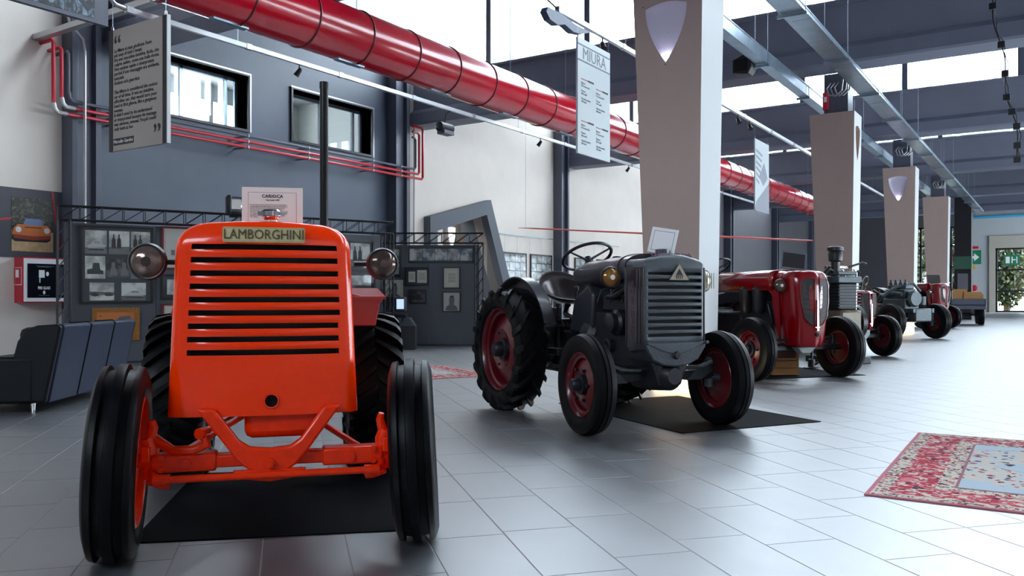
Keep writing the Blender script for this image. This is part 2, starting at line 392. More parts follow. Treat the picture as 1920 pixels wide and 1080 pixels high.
# transverse beams, clerestory windows and sawtooth roof
M_bar = bpy.data.materials.new('translucent_bar'); M_bar.use_nodes = True; nt = M_bar.node_tree
tr_ = nt.nodes.new('ShaderNodeBsdfTranslucent'); tr_.inputs[0].default_value = (0.85, 0.92, 0.92, 1); mx_ = nt.nodes.new('ShaderNodeMixShader'); mx_.inputs[0].default_value = 0.7
nt.links.new(nt.nodes['Principled BSDF'].outputs[0], mx_.inputs[1]); nt.links.new(tr_.outputs[0], mx_.inputs[2]); nt.links.new(mx_.outputs[0], nt.nodes['Material Output'].inputs[0])
roof = MB()
rn = 7
for k, y in enumerate(BY):
    b = MB()
    prof = [(y,ZB1),(y,ZB1-0.06),(y+0.10,ZB1-0.08),(y+0.10,ZB0+0.42),(y-0.04,ZB0+0.30),(y-0.08,ZB0+0.04),(y-0.04,ZB0),(y+0.60,ZB0),(y+0.60,ZB1)]
    b.prism(prof, 'yz', WX, RX)
    struct(b.build('trim_%d' % (11+k), M_beam, smooth=0), 'deep dark transverse roof beam')
    # clerestory on this beam
    fm = MB(); fm.box(WX, RX, y+0.30, y+0.42, ZB1, ZB1+0.05); fm.box(WX, RX, y+0.30, y+0.42, ZT-0.05, ZT)
    x = -14.3
    posts = []
    while x < RX: posts.append(x); x += 2.7
    for p in posts:
        if p > WX: fm.box(p-0.07, p+0.07, y+0.28, y+0.44, ZB1, ZT)
    wk = struct(fm.build('window_%d' % rn, M_steel, smooth=0), 'clerestory window row above a beam'); rn += 1
    bm_ = MB().box(-0.06, 0.06, y+0.33, y+0.39, ZB1, ZT).mesh('glazing_bar', 0)
    for p in posts:
        for q in (-0.57, 0.57):
            if WX < p+q < RX: link('glazing_bar', bm_, M_bar, wk, (p+q, 0, 0))
    for p in posts:
        a, c = max(WX, p+0.05), min(RX, p+2.65)
        if c > a: link('pane', MB().box(a, c, y+0.355, y+0.365, ZB1+0.05, ZT-0.05).mesh('pane', 0), M_glass, wk)
    if k == 0: continue
    yp = y-BAY+0.6
    roof.prism([(yp,ZB1-0.02),(y+0.5,ZT),(y+0.5,ZT+0.15),(yp,ZB1+0.1)], 'yz', WX-T, RX+T)
yl = BY[-1]+0.6
roof.prism([(yl,ZB1-0.02),(YE+T,ZB1+0.6),(YE+T,ZB1+0.8),(yl,ZB1+0.1)], 'yz', WX-T, RX+T)
roof.prism([(Y0-T,ZT),(BY[0]+0.5,ZT),(BY[0]+0.5,ZT+0.15),(Y0-T,ZT+0.15)], 'yz', WX-T, RX+T)
struct(roof.build('ceiling', mat('roof_deck', rgb(70,72,82), 0.7), smooth=0), 'sloping sawtooth roof deck')
cover = MB()  # added white outer layer, brightens what shows through the clerestory
for y in BY[1:]: cover.prism([(y-BAY+0.62,ZB1+0.11),(y+0.5,ZT+0.16),(y+0.5,ZT+0.19),(y-BAY+0.62,ZB1+0.14)], 'yz', WX-T-0.1, RX+T+0.1)
cover.prism([(yl,ZB1+0.11),(YE+T,ZB1+0.81),(YE+T,ZB1+0.84),(yl,ZB1+0.14)], 'yz', WX-T-0.1, RX+T+0.1)
struct(cover.build('roof_reflector', mat('white_sky_reflector', rgb(238,240,242), 0.8), smooth=0), 'added white sheet on the sawtooth roof, bounces sky light')
lc = thing('cable_channel', 'pale metal channel crossing in front of the beam at the upper left', 'cable channel', (0, 7.1, 5.12))
for a in (WX, -12.2, -10.6): MB().box(a, a+1.55, -0.06, 0.06, 0, 0.09).build('channel_section', M_zinc, lc, bev=0.004)
MB().box(-9.03, -8.3, -0.06, 0.06, 0, 0.09).build('channel_section', M_zinc, lc, bev=0.004)
for a in (-12.5, -10.7, -9.2): MB().box(a, a+0.02, -0.01, 0.01, 0.09, 2.1).build('bracket', M_galv, lc)

# ------------------------------------------------------------------ pillars with shield lamps
M_glow = mat('lit_plinth', rgb(255,236,206), 0.6, emit=(1.0,0.83,0.6,1), es=2.2)
M_niche = mat('shield_niche', rgb(214,208,226), 0.5)
def shield(cx, cz, w_, h_):
    pts = []
    n = 8
    for i in range(n+1): t = i/n; pts.append((cx-w_/2+w_*t, cz+h_*(0.40+0.07*math.sin(math.pi*t))))
    for i in range(1, n+1): t = i/n; pts.append((cx+w_/2*(1-t**1.9)*(1+0.0*t), cz+h_*0.40-h_*0.9*t))
    for i in range(n-1, 0, -1): t = i/n; pts.append((cx-w_/2*(1-t**1.9), cz+h_*0.40-h_*0.9*t))
    return pts
def pillar(y, label, front, side):
    t = thing('pillar', label, 'pillar', (-3.62, y, 0), 0, 'tapered pillars along the tractor row')
    m = MB()
    def sec(z, x0, x1, y0, y1): return [(x0,y0,z),(x1,y0,z),(x1,y1,z),(x0,y1,z)]
    vs = sec(0.28, -0.30, 0.30, 0.02, 0.64) + sec(4.55, -0.47, 0.36, 0.0, 0.70)
    fs = [(3,2,1,0),(4,5,6,7),(0,1,5,4),(1,2,6,5),(2,3,7,6),(3,0,4,7)]
    me = bpy.data.meshes.new('cladding'); me.from_pydata(vs, [], fs); me.update()
    me.materials.append(M_mauve); me.materials.append(M_offw)
    for p in me.polygons:
        if p.normal.x > 0.8: p.material_index = 1  # right side coloured paler for the window light falling on it
    c = link('cladding', me, None, t)
    cutters = []
    if front: cutters.append(MB().prism(shield(-0.07, 3.98, 0.50, 0.70), 'xz', -0.2, 0.07))
    if side: cutters.append(MB().prism([(a+0.35, b) for a, b in shield(0.0, 3.98, 0.42, 0.70)], 'yz', 0.25, 0.6))
    for cm in cutters:
        co = cm.build('cutter', M_niche, t, smooth=0)
        md = c.modifiers.new('cut', 'BOOLEAN'); md.operation = 'DIFFERENCE'; md.object = co; md.solver = 'EXACT'
        dg = bpy.context.evaluated_depsgraph_get(); dg.update()
        nm = bpy.data.meshes.new_from_object(c.evaluated_get(dg))
        c.modifiers.clear(); c.data = nm; bpy.data.objects.remove(co)
    if front:
        # dished reflector inside the niche, small lamp at its foot
        sh = MB(); o_ = shield(-0.07, 3.98, 0.50, 0.70); n = len(o_)
        vs = []
        rings = [(1.0, 0.012), (0.93, 0.045), (0.75, 0.062), (0.4, 0.068), (0.02, 0.069)]
        for s_, yy in rings:
            for (a, b) in o_: vs.append((-0.07+(a+0.07)*s_, yy, 3.98+(b-3.98)*s_))
        sh.add(vs, [(r*n+i, (r+1)*n+i, (r+1)*n+(i+1)%n, r*n+(i+1)%n) for r in range(len(rings)-1) for i in range(n)])
        so = sh.build('shield_niche', M_niche, t, smooth=60)
        MB().box(-0.10, -0.04, 0.006, 0.03, 3.68, 3.705).build('niche_lamp', mat('niche_lamp', rgb(255,245,250), 0.5, emit=(0.86,0.84,1,1), es=14), t)
        st = MB()
        for (a, b) in ((-0.34, 4.29), (0.20, 4.32), (-0.07, 3.60)): st.lathe([(-0.008,0.006),(0.0,0.006)], (a,0.0,b), 'y', 8)
        st.build('stud', M_black, t)
    MB().box(-0.25, 0.25, 0.08, 0.58, 0.0, 0.27).build('lit_plinth', M_glow, t)
    MB().box(-0.22, 0.22, 0.12, 0.58, 4.55, ZB0).build('core', M_steel, t)
    l = bpy.data.lights.new('plinth_glow', 'AREA'); l.energy = 2.2; l.color = (1,0.8,0.55); l.size = 0.5; l.size_y = 0.2; l.shape = 'RECTANGLE'
    o = bpy.data.objects.new('plinth_glow', l); COL.objects.link(o); o.location = (-3.62, y-0.1, 0.25); o.rotation_euler = (R(40), 0, 0); o.parent = None
    return t
pillar(8.8, 'nearest tapered mauve-grey pillar with a glowing shield niche, behind the grey tractor', True, False)
pillar(16.93, 'second tapered grey pillar, plain front with a shield niche on its side', False, True)
pillar(25.06, 'third tapered pillar from the front, glowing shield niche near its top', True, False)
pillar(33.19, 'farthest clad pillar, plain, beside the dark bare column', False, False)
for y in (41.3,):
    bc = thing('bare_column', 'dark bare square column beyond the last clad pillar' if y < 45 else 'dark bare column nearest the end wall', 'column', (-3.5, y, 0))
    MB().box(-0.33, 0.33, 0, 0.6, 0, ZB0).build('shaft', M_black, bc, bev=0.01)
    if y < 45:
        MB().box(-0.34, 0.34, -0.03, 0.0, 2.2, 2.75).build('exit_plate', mat('green_plate', rgb(60,110,90), 0.5), bc)
        MB().box(-0.2, 0.2, -0.03, 0.0, 1.3, 2.0).build('notice', mat('notice_grey', rgb(130,125,140), 0.5), bc)

# ------------------------------------------------------------------ red duct, hung from the beams
DX, DZ, DR = -8.2, 4.6, 0.37
duct = thing('ventilation_duct', 'large glossy red round air duct running the length of the hall', 'duct', (DX, 0, DZ))
sec = MB().lathe([(0.006,DR),(0.02,DR+0.0),(0.96,DR),(0.974,DR)], (0,0,0), 'y', 48).mesh('duct_section', 40)
# open ended tube: drop the two cap polygons
sec = MB(); n = 48
for i in range(n):
    pass
def open_tube(r, y0, y1, n=48):
    mb = MB(); vs = []; fs = []
    for yy in (y0, y1):
        for i in range(n): a = 2*math.pi*i/n; vs.append((r*math.sin(a), yy, r*math.cos(a)))
    fs = [(i, i+n, (i+1)%n+n, (i+1)%n) for i in range(n)]
    return mb.add(vs, fs)
sec_me = open_tube(DR, 0.0, 0.99).mesh('duct_section', 40)
seam = MB().lathe([(-0.012,DR-0.002),(-0.009,DR+0.012),(0.0,DR+0.016),(0.009,DR+0.012),(0.012,DR-0.002)], (0,0,0), 'y', 48, closed=True).mesh('seam', 60)
M_redd = mat('dark_red_seam', rgb(92,8,24), 0.35)
for k in range(-2, 37):
    y = 0.62+k*0.993
    link('duct_section', sec_me, M_red, duct, (0, y, 0)); link('seam', seam, M_redd, duct, (0, y, 0))
hg = MB().tube([(0,0,DR),(0,0,ZB0-DZ)], 0.006, 6).mesh('hanger_rod')
for y in (0.55, 8.6, 16.7, 24.9, 33.0): link('hanger_rod', hg, M_galv, duct, (0, y, 0))
for y in (10.4, 12.5, 14.5): link('hanger_rod', MB().tube([(0,0,DR),(0,0,3.2)], 0.006, 6).mesh('hanger_rod'), M_galv, duct, (0, y, 0))
MB().box(-0.12, 0.12, 36.4, 37.38, -0.25, 0.25).build('end_damper', M_redd, duct)
MB().lathe([(37.37, DR+0.01),(37.40, DR+0.01)], (0,0,0), 'y', 32).build('end_cap', M_red, duct)
# bottom grilles on the duct, one per two sections
for k in range(2, 30, 2):
    MB().box(-0.05, 0.05, 0.2+k, 0.7+k, -DR-0.02, -DR+0.03).build('outlet_grille', M_galv, duct)

# ------------------------------------------------------------------ lighting tracks with spotlights
M_track = mat('white_track', rgb(228,232,236), 0.35, metal=0.2)
def spot(y, x, z, label, group, aim=(0.3,-0.4)):
    t = thing('track_spotlight', label, 'spotlight', (x, y, z), group=group)
    MB().tube([(0,0,0),(0,0,-0.07)], 0.012, 8).build('stem', M_black, t)
    d = Vector((aim[0], aim[1], -0.8)).normalized(); c = Vector((0,0,-0.10))
    MB().tube([c-d*0.05, c-d*0.03, c+d*0.07, c+d*0.10], [0.02,0.035,0.045,0.05], 14).build('lamp_head', M_black, t)
t = thing('lighting_track', 'long white lighting track along the left wall below the red duct', 'light track', (-10.6, 0, 4.9))
for a in range(7, 34, 2): link('rail', MB().box(-0.03, 0.03, 0.01, 1.96, -0.035, 0.035).mesh('rail', 0), M_track, t, (0, a-0.3, 0)); link('coupler', MB().box(-0.036, 0.036, -0.05, 0.05, -0.042, 0.042).mesh('coupler', 0), M_zinc, t, (0, a-0.3, 0))
MB().tube([(0,6.7,0),(0,6.5,0.02),(0.03,6.35,0.1),(0.06,6.3,0.25),(0.06,6.3,0.9)], 0.03, 8).build('cable', M_zinc, t)
for y in (8.5, 16.5, 24.7, 32.8): MB().tube([(0,y,0.03),(0,y,ZB0-4.9)], 0.005, 5).build('hanger_rod', M_galv, t)
for y, l_ in ((9.75, 'small black spotlight above the first high window'), (17.5, 'small black spotlight in front of the white wall'), (22.5, 'small black spotlight beside the second wall column'), (26.2, 'small black spotlight on the left track, behind the hanging text panel')):
    spot(y, -10.6, 4.86, l_, 'spotlights on the left track', (-0.5, -0.3))
fl = thing('floodlight', 'stubby black twin floodlight hanging at the right end of the blue-grey wall', 'floodlight', (-10.75, 13.9, 4.55))
MB().tube([(0.15,0,0.33),(0.02,0,0.26),(0,0,0.05)], 0.012, 8).build('stem', M_black, fl)
MB().lathe([(-0.22,0.07),(-0.2,0.1),(0.2,0.1),(0.22,0.07)], (0,0,-0.02), 'y', 20).build('lamp_body', M_black, fl)
MB().cbox((0.02,0,-0.13), (0.2,0.34,0.08)).build('shade', M_steel, fl, bev=0.01)
t = thing('lighting_track', 'white lighting track nearer the pillars, above the hanging panels', 'light track', (-5.7, 0, 4.9))
for a in range(1, 30, 2): link('rail', MB().box(-0.03, 0.03, 0.01, 1.96, -0.035, 0.035).mesh('rail', 0), M_track, t, (0, a+8.9, 0)); link('coupler', MB().box(-0.036, 0.036, -0.05, 0.05, -0.042, 0.042).mesh('coupler', 0), M_zinc, t, (0, a+8.9, 0))
MB().tube([(0,9.9,0),(0,9.6,0.05),(0,9.2,0.2),(0,8.8,0.3)], 0.012, 6).build('cable', M_black, t)
for y in (12.0, 16.5, 24.7, 32.8): MB().tube([(0,y,0.03),(0,y,ZB0-4.9 if y != 12.0 else 2.6)], 0.005, 5).build('hanger_rod', M_galv, t)
for y, l_ in ((11.2, 'grey spotlight at the front tip of the nearer track'), (17.5, 'spotlight on the nearer track right of the first pillar'), (18.3, 'second spotlight right of the first pillar, above the striped panel')):
    spot(y, -5.7, 4.86, l_, 'spotlights on the nearer track', (0.4, -0.4))
db = thing('driver_box', 'blue-grey folded metal box clipped to the near end of the second track', 'driver box', (-5.7, 9.98, 4.78))
MB().prism([(-0.5,-0.02),(-0.45,0.05),(-0.1,0.06),(0.3,0.02),(0.75,0.03),(0.5,-0.06),(0.25,-0.10),(0.0,-0.06),(-0.2,-0.12),(-0.4,-0.10)], 'yz', -0.05, 0.05).build('box', mat('blue_grey_box', rgb(70,82,108), 0.5), db, smooth=0)

# ------------------------------------------------------------------ cable trays beside the pillars
def tray(x0, x1, h, z, y0, y1, name, label, gaps):
    t = thing(name, label, 'cable tray', ((x0+x1)/2, 0, z)); wd = (x1-x0)/2
    y = y0
    while y < y1:
        e = min(y+3.0, y1)
        s = MB(); s.box(-wd, wd, y, e-0.02, 0, 0.004); s.box(-wd, -wd+0.004, y, e-0.02, 0, h); s.box(wd-0.004, wd, y, e-0.02, 0, h)
        s.box(wd, wd+0.012, y, e-0.02, 0, 0.012); s.box(wd, wd+0.012, y, e-0.02, h-0.012, h)
        s.build('tray_section', M_galv, t, smooth=0)
        y = e
    for y in [y0+0.5+2.71*i for i in range(int((y1-y0)/2.71))]:
        MB().tube([(wd+0.02,y,-0.03),(wd+0.02,y,ZB0-z+0.8)], 0.006, 5).build('hanger_rod', M_galv, t)
        MB().tube([(-wd-0.02,y,-0.03),(-wd-0.02,y,ZB0-z+0.8)], 0.006, 5).build('hanger_rod', M_galv, t)
        MB().box(-wd-0.04, wd+0.04, y-0.02, y+0.02, -0.05, -0.01).build('bracket', M_galv, t)
tray(-4.22, -4.05, 0.21, 4.86, 8.0, 40.0, 'cable_tray', 'narrow galvanised cable tray on the left of the pillars', None)
tray(-3.2, -2.88, 0.08, 4.86, 3.0, 44.0, 'cable_tray', 'wide galvanised cable tray on the right of the pillars', None)
# looped conduits at the pillar heads
for y in (16.9, 25.0, 33.1):
    c = thing('conduit_loop', {16.9: 'grey looped conduit above the second pillar', 25.0: 'grey looped conduit above the third pillar', 33.1: 'grey looped conduit above the farthest pillar'}[y], 'conduit', (-3.66, y-0.2, 4.95), group='conduits at the pillar heads')
    for k in range(3):
        MB().tube([(0.02+0.07*k,0,0.12),(-0.05+0.07*k,-0.03,0.02),(0.0+0.07*k,-0.05,-0.12),(0.12+0.07*k,-0.05,-0.15),(0.22+0.07*k,-0.03,-0.05),(0.24+0.07*k,0.05,0.25),(0.24+0.07*k,0.05,0.38)], 0.014, 8).build('pipe', M_zinc, c)
ep = thing('alarm_box', 'small red alarm box at the head of the second pillar', 'alarm', (-3.80, 17.008, 4.80))
MB().cbox((0,0,0), (0.1,0.08,0.34)).build('case', M_redpipe, ep, bev=0.01); MB().cbox((0,-0.045,0.03), (0.05,0.01,0.1)).build('label_plate', M_wpaper, ep)
ls = thing('loudspeaker', 'dark loudspeaker bracketed to the narrow cable tray right of the nearest pillar', 'speaker', (-4.42, 13.9, 4.86))
MB().prism([(-0.16,-0.12),(0.10,-0.16),(0.17,-0.05),(0.17,0.12),(0.02,0.17),(-0.16,0.10)], 'xz', -0.14, 0.14).build('cabinet', M_black, ls, bev=0.015)
MB().box(-0.13, 0.10, -0.148, -0.14, -0.10, 0.10).build('grille', M_dark, ls); MB().box(0.15, 0.21, -0.02, 0.02, -0.02, 0.02).build('bracket', M_galv, ls)
# vertical power cable with sockets hanging right
hc = thing('hanging_cable', 'black knotted cable with sockets hanging at the upper right', 'cable', (0, 0, 0))
def px(p, y, d): return cw((p-960)/FPX*d, d, 1+(556-y)/FPX*d)
path = []
for i in range(41):
    t_ = i/40; d = 13.5 - 0.0*t_
    path.append(px(1850+ (1912-1850)*t_ + 5*math.sin(t_*17)*(t_>0.15), -60+360*t_ , d))
MB().tube(path, 0.010, 6).build('cable', M_black, hc)
MB().tube([p+Vector((0.03,0.0,0.0))+Vector((0.02*math.sin(i*1.3),0,0)) for i, p in enumerate(path)], 0.007, 6).build('flex', M_black, hc)
for q in (8, 16, 22, 27, 30, 33, 37, 40):
    MB().cbox(path[q], (0.10,0.07,0.10), None).build('socket', M_black, hc)

# ------------------------------------------------------------------ hanging panels
def wires(parent, pts, ztops):
    for i_, p in enumerate(pts):
        ztop = ztops[i_] if isinstance(ztops, tuple) else ztops
        MB().tube([p, (p[0], p[1], ztop)], 0.003, 5).build('wire', M_galv, parent)
        MB().lathe([(-0.02,0.012),(0.02,0.012)], p, 'z', 8).build('clip', M_chrome, parent)
# quotation panel, faces the viewer
q = thing('quote_panel', 'hanging grey panel with a black quotation in two languages, left of the exhaust pipe', 'sign', (-7.93, 5.1, 2.53))
M_qp = mat('warm_grey_panel', rgb(150,140,134), 0.6)
MB().box(-0.50, 0.50, 0, 0.03, 0, 1.28).build('board', M_qp, q)
for a in (-0.50, 0.43): MB().box(a, a+0.07, -0.003, 0.0, 0, 1.28).build('edge_band', M_ink, q, smooth=0)
MB().box(0.50, 0.512, -0.004, 0.034, 0, 1.28).build('edge_trim', M_offw, q, smooth=0)
it = "La Miura è stata giudicata l'auto\npiù sexy di tutti i tempi.\nEra una macchina intuitiva, facile, che\ncolpiva subito, come una bella donna.\nNon andava capita o interpretata\nperché il suo messaggio era evidente,\nsensuale.\nAndava solo guardata\n\nThe Miura is considered the sexiest\ncar of all time. It was an intuitive,\neffortless car, that would turn your\nhead at first glance, like a gorgeous\nwoman.\nIt didn't need to be understood\nor interpreted because its message\nwas obvious, sensual. People could\nonly look at her."
text(it, 0.052, M_ink, q, face_M((-0.41,-0.002,0.64), (1,0,0)), 'quotation', 0.0005, 'LEFT', 0.0008, shear=0.15, line=0.93)
text('“', 0.30, M_ink, q, face_M((-0.35,-0.002,1.09), (1,0,0)), 'opening_quote', 0.0005, 'CENTER', 0.004)
text('”', 0.30, M_ink, q, face_M((0.34,-0.002,0.09), (1,0,0)), 'closing_quote', 0.0005, 'CENTER', 0.004)
MB().box(-0.42, -0.06, -0.003, 0, 0.06, 0.13).build('name_plate', M_ink, q, smooth=0)
text('Marcello Gandini', 0.05, M_wpaper, q, face_M((-0.24,-0.004,0.095), (1,0,0)), 'signature', 0.0004)
wires(q, [(-0.46, 0.015, 1.3), (0.46, 0.015, 1.3)], (1.71, 5.2))
# car name panel, edge-on to the hall axis
mp = thing('model_panel', 'hanging pale panel with a grey heading and columns of small print', 'sign', (-5.6, 10.25, 3.0))
M_pale = mat('pale_panel', rgb(196,204,206), 0.5)
MB().box(-0.03, 0, 0, 1.0, 0, 1.62).build('board', M_pale, mp)
for z in (1.30, 1.52): MB().box(0, 0.002, 0.0, 1.0, z, z+0.02).build('rule', mat('grey_print', rgb(110,114,124), 0.6), mp, smooth=0)
text('MIURA', 0.24, mat('grey_print'), mp, face_M((0.002,0.5,1.415), (0,1,0)), 'heading', 0.0005, 'CENTER', 0.0)
M_rp = mat('red_print', rgb(170,70,84), 0.6)
for cy, cz in ((0.1, 1.05), (0.55, 0.99), (0.1, 0.46), (0.55, 0.44)):
    MB().box(0, 0.002, cy, cy+0.2, cz, cz+0.012).build('red_rule', M_rp, mp, smooth=0)
    MB().box(0, 0.002, cy+0.2, cy+0.38, cz-0.004, cz+0.02).build('bar', M_ink, mp, smooth=0)
    for dz_, tx_ in ((-0.07, 'Motore\nV12 trasversale'), (-0.18, 'Potenza\n350 cavalli'), (-0.29, 'Velocità massima\n280 km/h')):
        text(tx_, 0.040, mat('grey_print'), mp, face_M((0.002, cy, cz+dz_), (0,1,0)), 'small_print', 0.0004, 'LEFT', 0.0006)
wires(mp, [(-0.015, 0.03, 1.64), (-0.015, 0.97, 1.64)], 3.4)
sp_ = thing('striped_panel', 'narrow pale hanging panel with grey stripes and a diamond shape, left of the second pillar', 'sign', (-5.7, 18.7, 2.93))
MB().box(-0.03, 0, 0, 1.07, 0, 1.62).build('board', M_pale, sp_)
M_gp = mat('grey_graphic', rgb(140,144,154), 0.6)
for k in range(6): MB().prism([(0.08,1.40-0.13*k),(0.55-0.05*k,1.32-0.13*k),(0.55-0.05*k,1.27-0.13*k),(0.08,1.35-0.13*k)], 'yz', 0, 0.003).build('stripe', M_gp, sp_, smooth=0)
MB().prism([(0.62,0.62),(0.95,0.82),(0.68,1.15),(0.32,0.80)], 'yz', 0, 0.004).build('diamond', M_gp, sp_, smooth=0)
MB().prism([(0.0,0),(1.07,0),(1.07,0.72),(0.1,0.22)], 'yz', 0, 0.003).build('grey_corner', M_gp, sp_, smooth=0)
wires(sp_, [(-0.015, 0.03, 1.64), (-0.015, 1.04, 1.64)], 1.93)
# leafy photo panel at the top left
def leaf_photo(name, base, hi, scale):
    m = bpy.data.materials.new(name); m.use_nodes = True; nt = m.node_tree; b = nt.nodes['Principled BSDF']
    tc = nt.nodes.new('ShaderNodeTexCoord'); n = nt.nodes.new('ShaderNodeTexNoise'); n.inputs['Scale'].default_value = scale
    n.inputs['Detail'].default_value = 8; n.inputs['Roughness'].default_value = 0.75; n.inputs['Distortion'].default_value = 1.2
    nt.links.new(tc.outputs['Object'], n.inputs['Vector'])
    r = nt.nodes.new('ShaderNodeValToRGB'); r.color_ramp.elements[0].position = 0.50; r.color_ramp.elements[0].color = base
    r.color_ramp.elements[1].position = 0.72; r.color_ramp.elements[1].color = hi
    nt.links.new(n.outputs['Fac'], r.inputs[0]); nt.links.new(r.outputs[0], b.inputs['Base Color']); b.inputs['Roughness'].default_value = 0.4
    return m
M_leafp = leaf_photo('leafy_print', rgb(24,32,42), rgb(190,215,240), 11)
lp = thing('leafy_photo_panel', 'dark hanging panel printed with leaves, at the top left corner', 'sign', (-5.6, 1.7, 2.90))
MB().box(-0.04, 0, 0, 1.68, 0, 1.2).build('board', M_steel, lp)
MB().box(0, 0.003, 0.02, 1.58, 0.03, 1.16).build('print', M_leafp, lp, smooth=0)
wires(lp, [(-0.02, 0.03, 1.22), (-0.02, 1.65, 1.22)], 3.6)

# ------------------------------------------------------------------ wall services
def pipe_run(name, label, x, dz, mat_, loopx, ltop, r=0.03, ybeg=7.35):
    t = thing(name, label, 'pipe', (0,0,0), group=None)
    z = 4.06+dz
    MB().tube([(WX,ybeg,ltop+0.04),(x-0.04,ybeg,ltop+0.04),(x,ybeg,ltop),(x,ybeg,z+0.12)], r, 10).build('riser', mat_, t)
    MB().tube([(x,ybeg,z+0.14),(x,ybeg+0.02,z+0.05),(x,ybeg+0.08,z),(x,ybeg+0.22,z)], r*1.25, 10).build('elbow', M_zinc if mat_ is M_redpipe else mat_, t)
    ye = 16.02+loopx
    MB().tube([(x,ybeg+0.2,z),(x,ye-0.05,z)], r, 10).build('pipe', mat_, t)
    MB().tube([(x,ye-0.05,z),(x,ye,z+0.05),(x,ye,4.76+loopx),(x,ye-0.05,4.81+loopx),(x,16.04,4.81+loopx)], r, 10).build('return_bend', mat_, t)
    for y in (8.3, 11.0, 12.6, 14.6, 15.6): MB().box(WX, x+0.04, y-0.008, y+0.008, z-0.02, z+0.02).build('clamp_arm', M_zinc, t); MB().tube([(x,y-0.015,z),(x,y+0.015,z)], r*1.35, 10).build('clamp', M_zinc, t)
pipe_run('heating_pipe', 'lower red pipe along the blue-grey wall with zinc elbows', WX+0.38, -0.11, M_redpipe, 0.42, 5.06, ybeg=7.18)
pipe_run('heating_pipe', 'upper red pipe along the blue-grey wall with zinc elbows', WX+0.38, 0.0, M_redpipe, 0.28, 4.97, ybeg=7.31)
pipe_run('heating_pipe', 'dark grey pipe above the two red pipes', WX+0.38, 0.11, M_steel, 0.14, 4.93, 0.028, ybeg=7.42)
cd = thing('wall_conduit', 'white vertical conduit beside the first wall column', 'conduit', (WX+0.46, 7.60, 0))
MB().tube([(0,-0.25,5.6),(0,-0.2,5.4),(0,0.02,5.2),(0,0.05,5.0),(0,0.05,0)], 0.022, 8).build('pipe', M_zinc, cd)
cd = thing('wall_conduit', 'thin grey conduit beside the corner column, left of the slanted doorway', 'conduit', (WX+0.05, 16.5, 0))
MB().tube([(0,0,ZB0),(0,0,0)], 0.02, 8).build('pipe', M_zinc, cd)
# emergency lamp and detector high on the white wall
e = thing('wall_detector', 'small white house-shaped detector high on the left white wall', 'detector', (WX, 5.73, 5.2))
MB().prism([(-0.02,0),(0.20,0),(0.20,0.26),(0.09,0.40),(-0.02,0.26)], 'yz', 0, 0.06).build('case', M_offw, e, bev=0.005)
MB().tube([(0.03,-0.05,0.3),(0.03,0.05,0.55)], 0.012, 6).build('antenna', M_black, e)
e = thing('wall_camera', 'grey wall camera with looped cable beside the white detector', 'camera', (WX, 6.2, 5.15))
MB().tube([(0.02,0.05,1.9),(0.02,0.05,0.1)], 0.015, 8).build('conduit', M_zinc, e)
MB().cbox((0.09,0.06,0.05), (0.16,0.24,0.12)).build('housing', M_zinc, e, bev=0.01)
MB().lathe([(-0.03,0.05),(0.03,0.05)], (0.12,0.1,0.05), 'x', 16).build('lens', M_black, e)
MB().ring((0.05,-0.14,-0.02), 0.10, 0.012, (1,0.2,0.1), 24, 6).build('cable_loop', M_black, e)
# mural strip with the car photograph
mu = thing('wall_mural', 'dark grey wall mural with a front view photograph of an orange sports car', 'mural', (WX, 6.5, 1.62))
M_mur = mat('mural_grey', rgb(78,78,86), 0.6)
MB().box(0, 0.012, -1.6, 1.06, 0, 1.10).build('board', M_mur, mu, smooth=0)
MB().prism([(-1.6,0.9),(-0.9,1.1),(-0.2,0.35),(-0.45,0.0),(-1.6,0.0)], 'yz', 0.012, 0.014).build('lighter_facet', mat('mural_grey_light', rgb(104,104,112), 0.6), mu, smooth=0)
MB().prism([(0.84,1.10),(0.87,1.10),(1.00,0.14),(0.97,0.14)], 'yz', 0.014, 0.018).build('red_line', M_redpipe, mu, smooth=0)
MB().prism([(-0.46,0.50),(-0.46,0.47),(0.22,0.60),(0.22,0.63)], 'yz', 0.014, 0.018).build('red_line', M_redpipe, mu, smooth=0)
MB().box(0.014, 0.018, -1.55, -0.46, 0.12, 0.9).build('second_photo', leaf_photo('sand_print', rgb(120,110,90), rgb(220,200,160), 6), mu, smooth=0)
cp = MB().box(0.014, 0.018, 0.22, 0.87, 0.10, 0.96).build('car_photo', leaf_photo('garden_print', rgb(26,28,24), rgb(150,146,120), 14), mu, smooth=0)
MB().box(0.018, 0.020, 0.22, 0.87, 0.10, 0.42).build('ground', mat('sand', rgb(196,170,126), 0.7, var=0.2, scale=10), cp, smooth=0)
def car_poly(pts, nm, m_, t0):
    MB().prism([(0.22+0.65*a, 0.10+0.86*b) for a, b in pts], 'yz', 0.018, t0).build(nm, m_, cp, smooth=0)
M_car = mat('print_orange', rgb(214,120,58), 0.5)
car_poly([(0.0,0.22),(0.02,0.42),(0.12,0.52),(0.88,0.52),(0.95,0.42),(0.93,0.22),(0.85,0.18),(0.08,0.18)], 'shadow', M_ink, 0.021)
car_poly([(0.02,0.30),(0.04,0.42),(0.14,0.50),(0.86,0.50),(0.95,0.42),(0.93,0.30),(0.5,0.27)], 'car_body', M_car, 0.022)
car_poly([(0.05,0.24),(0.05,0.31),(0.5,0.285),(0.92,0.31),(0.92,0.24),(0.5,0.21)], 'bumper', mat('print_red', rgb(150,52,30), 0.5), 0.023)
car_poly([(0.27,0.49),(0.33,0.61),(0.70,0.61),(0.77,0.49)], 'windscreen', mat('print_blue', rgb(108,130,170), 0.4), 0.0225)
car_poly([(0.29,0.44),(0.32,0.455),(0.70,0.455),(0.72,0.44)], 'bonnet_slot', M_ink, 0.0235)
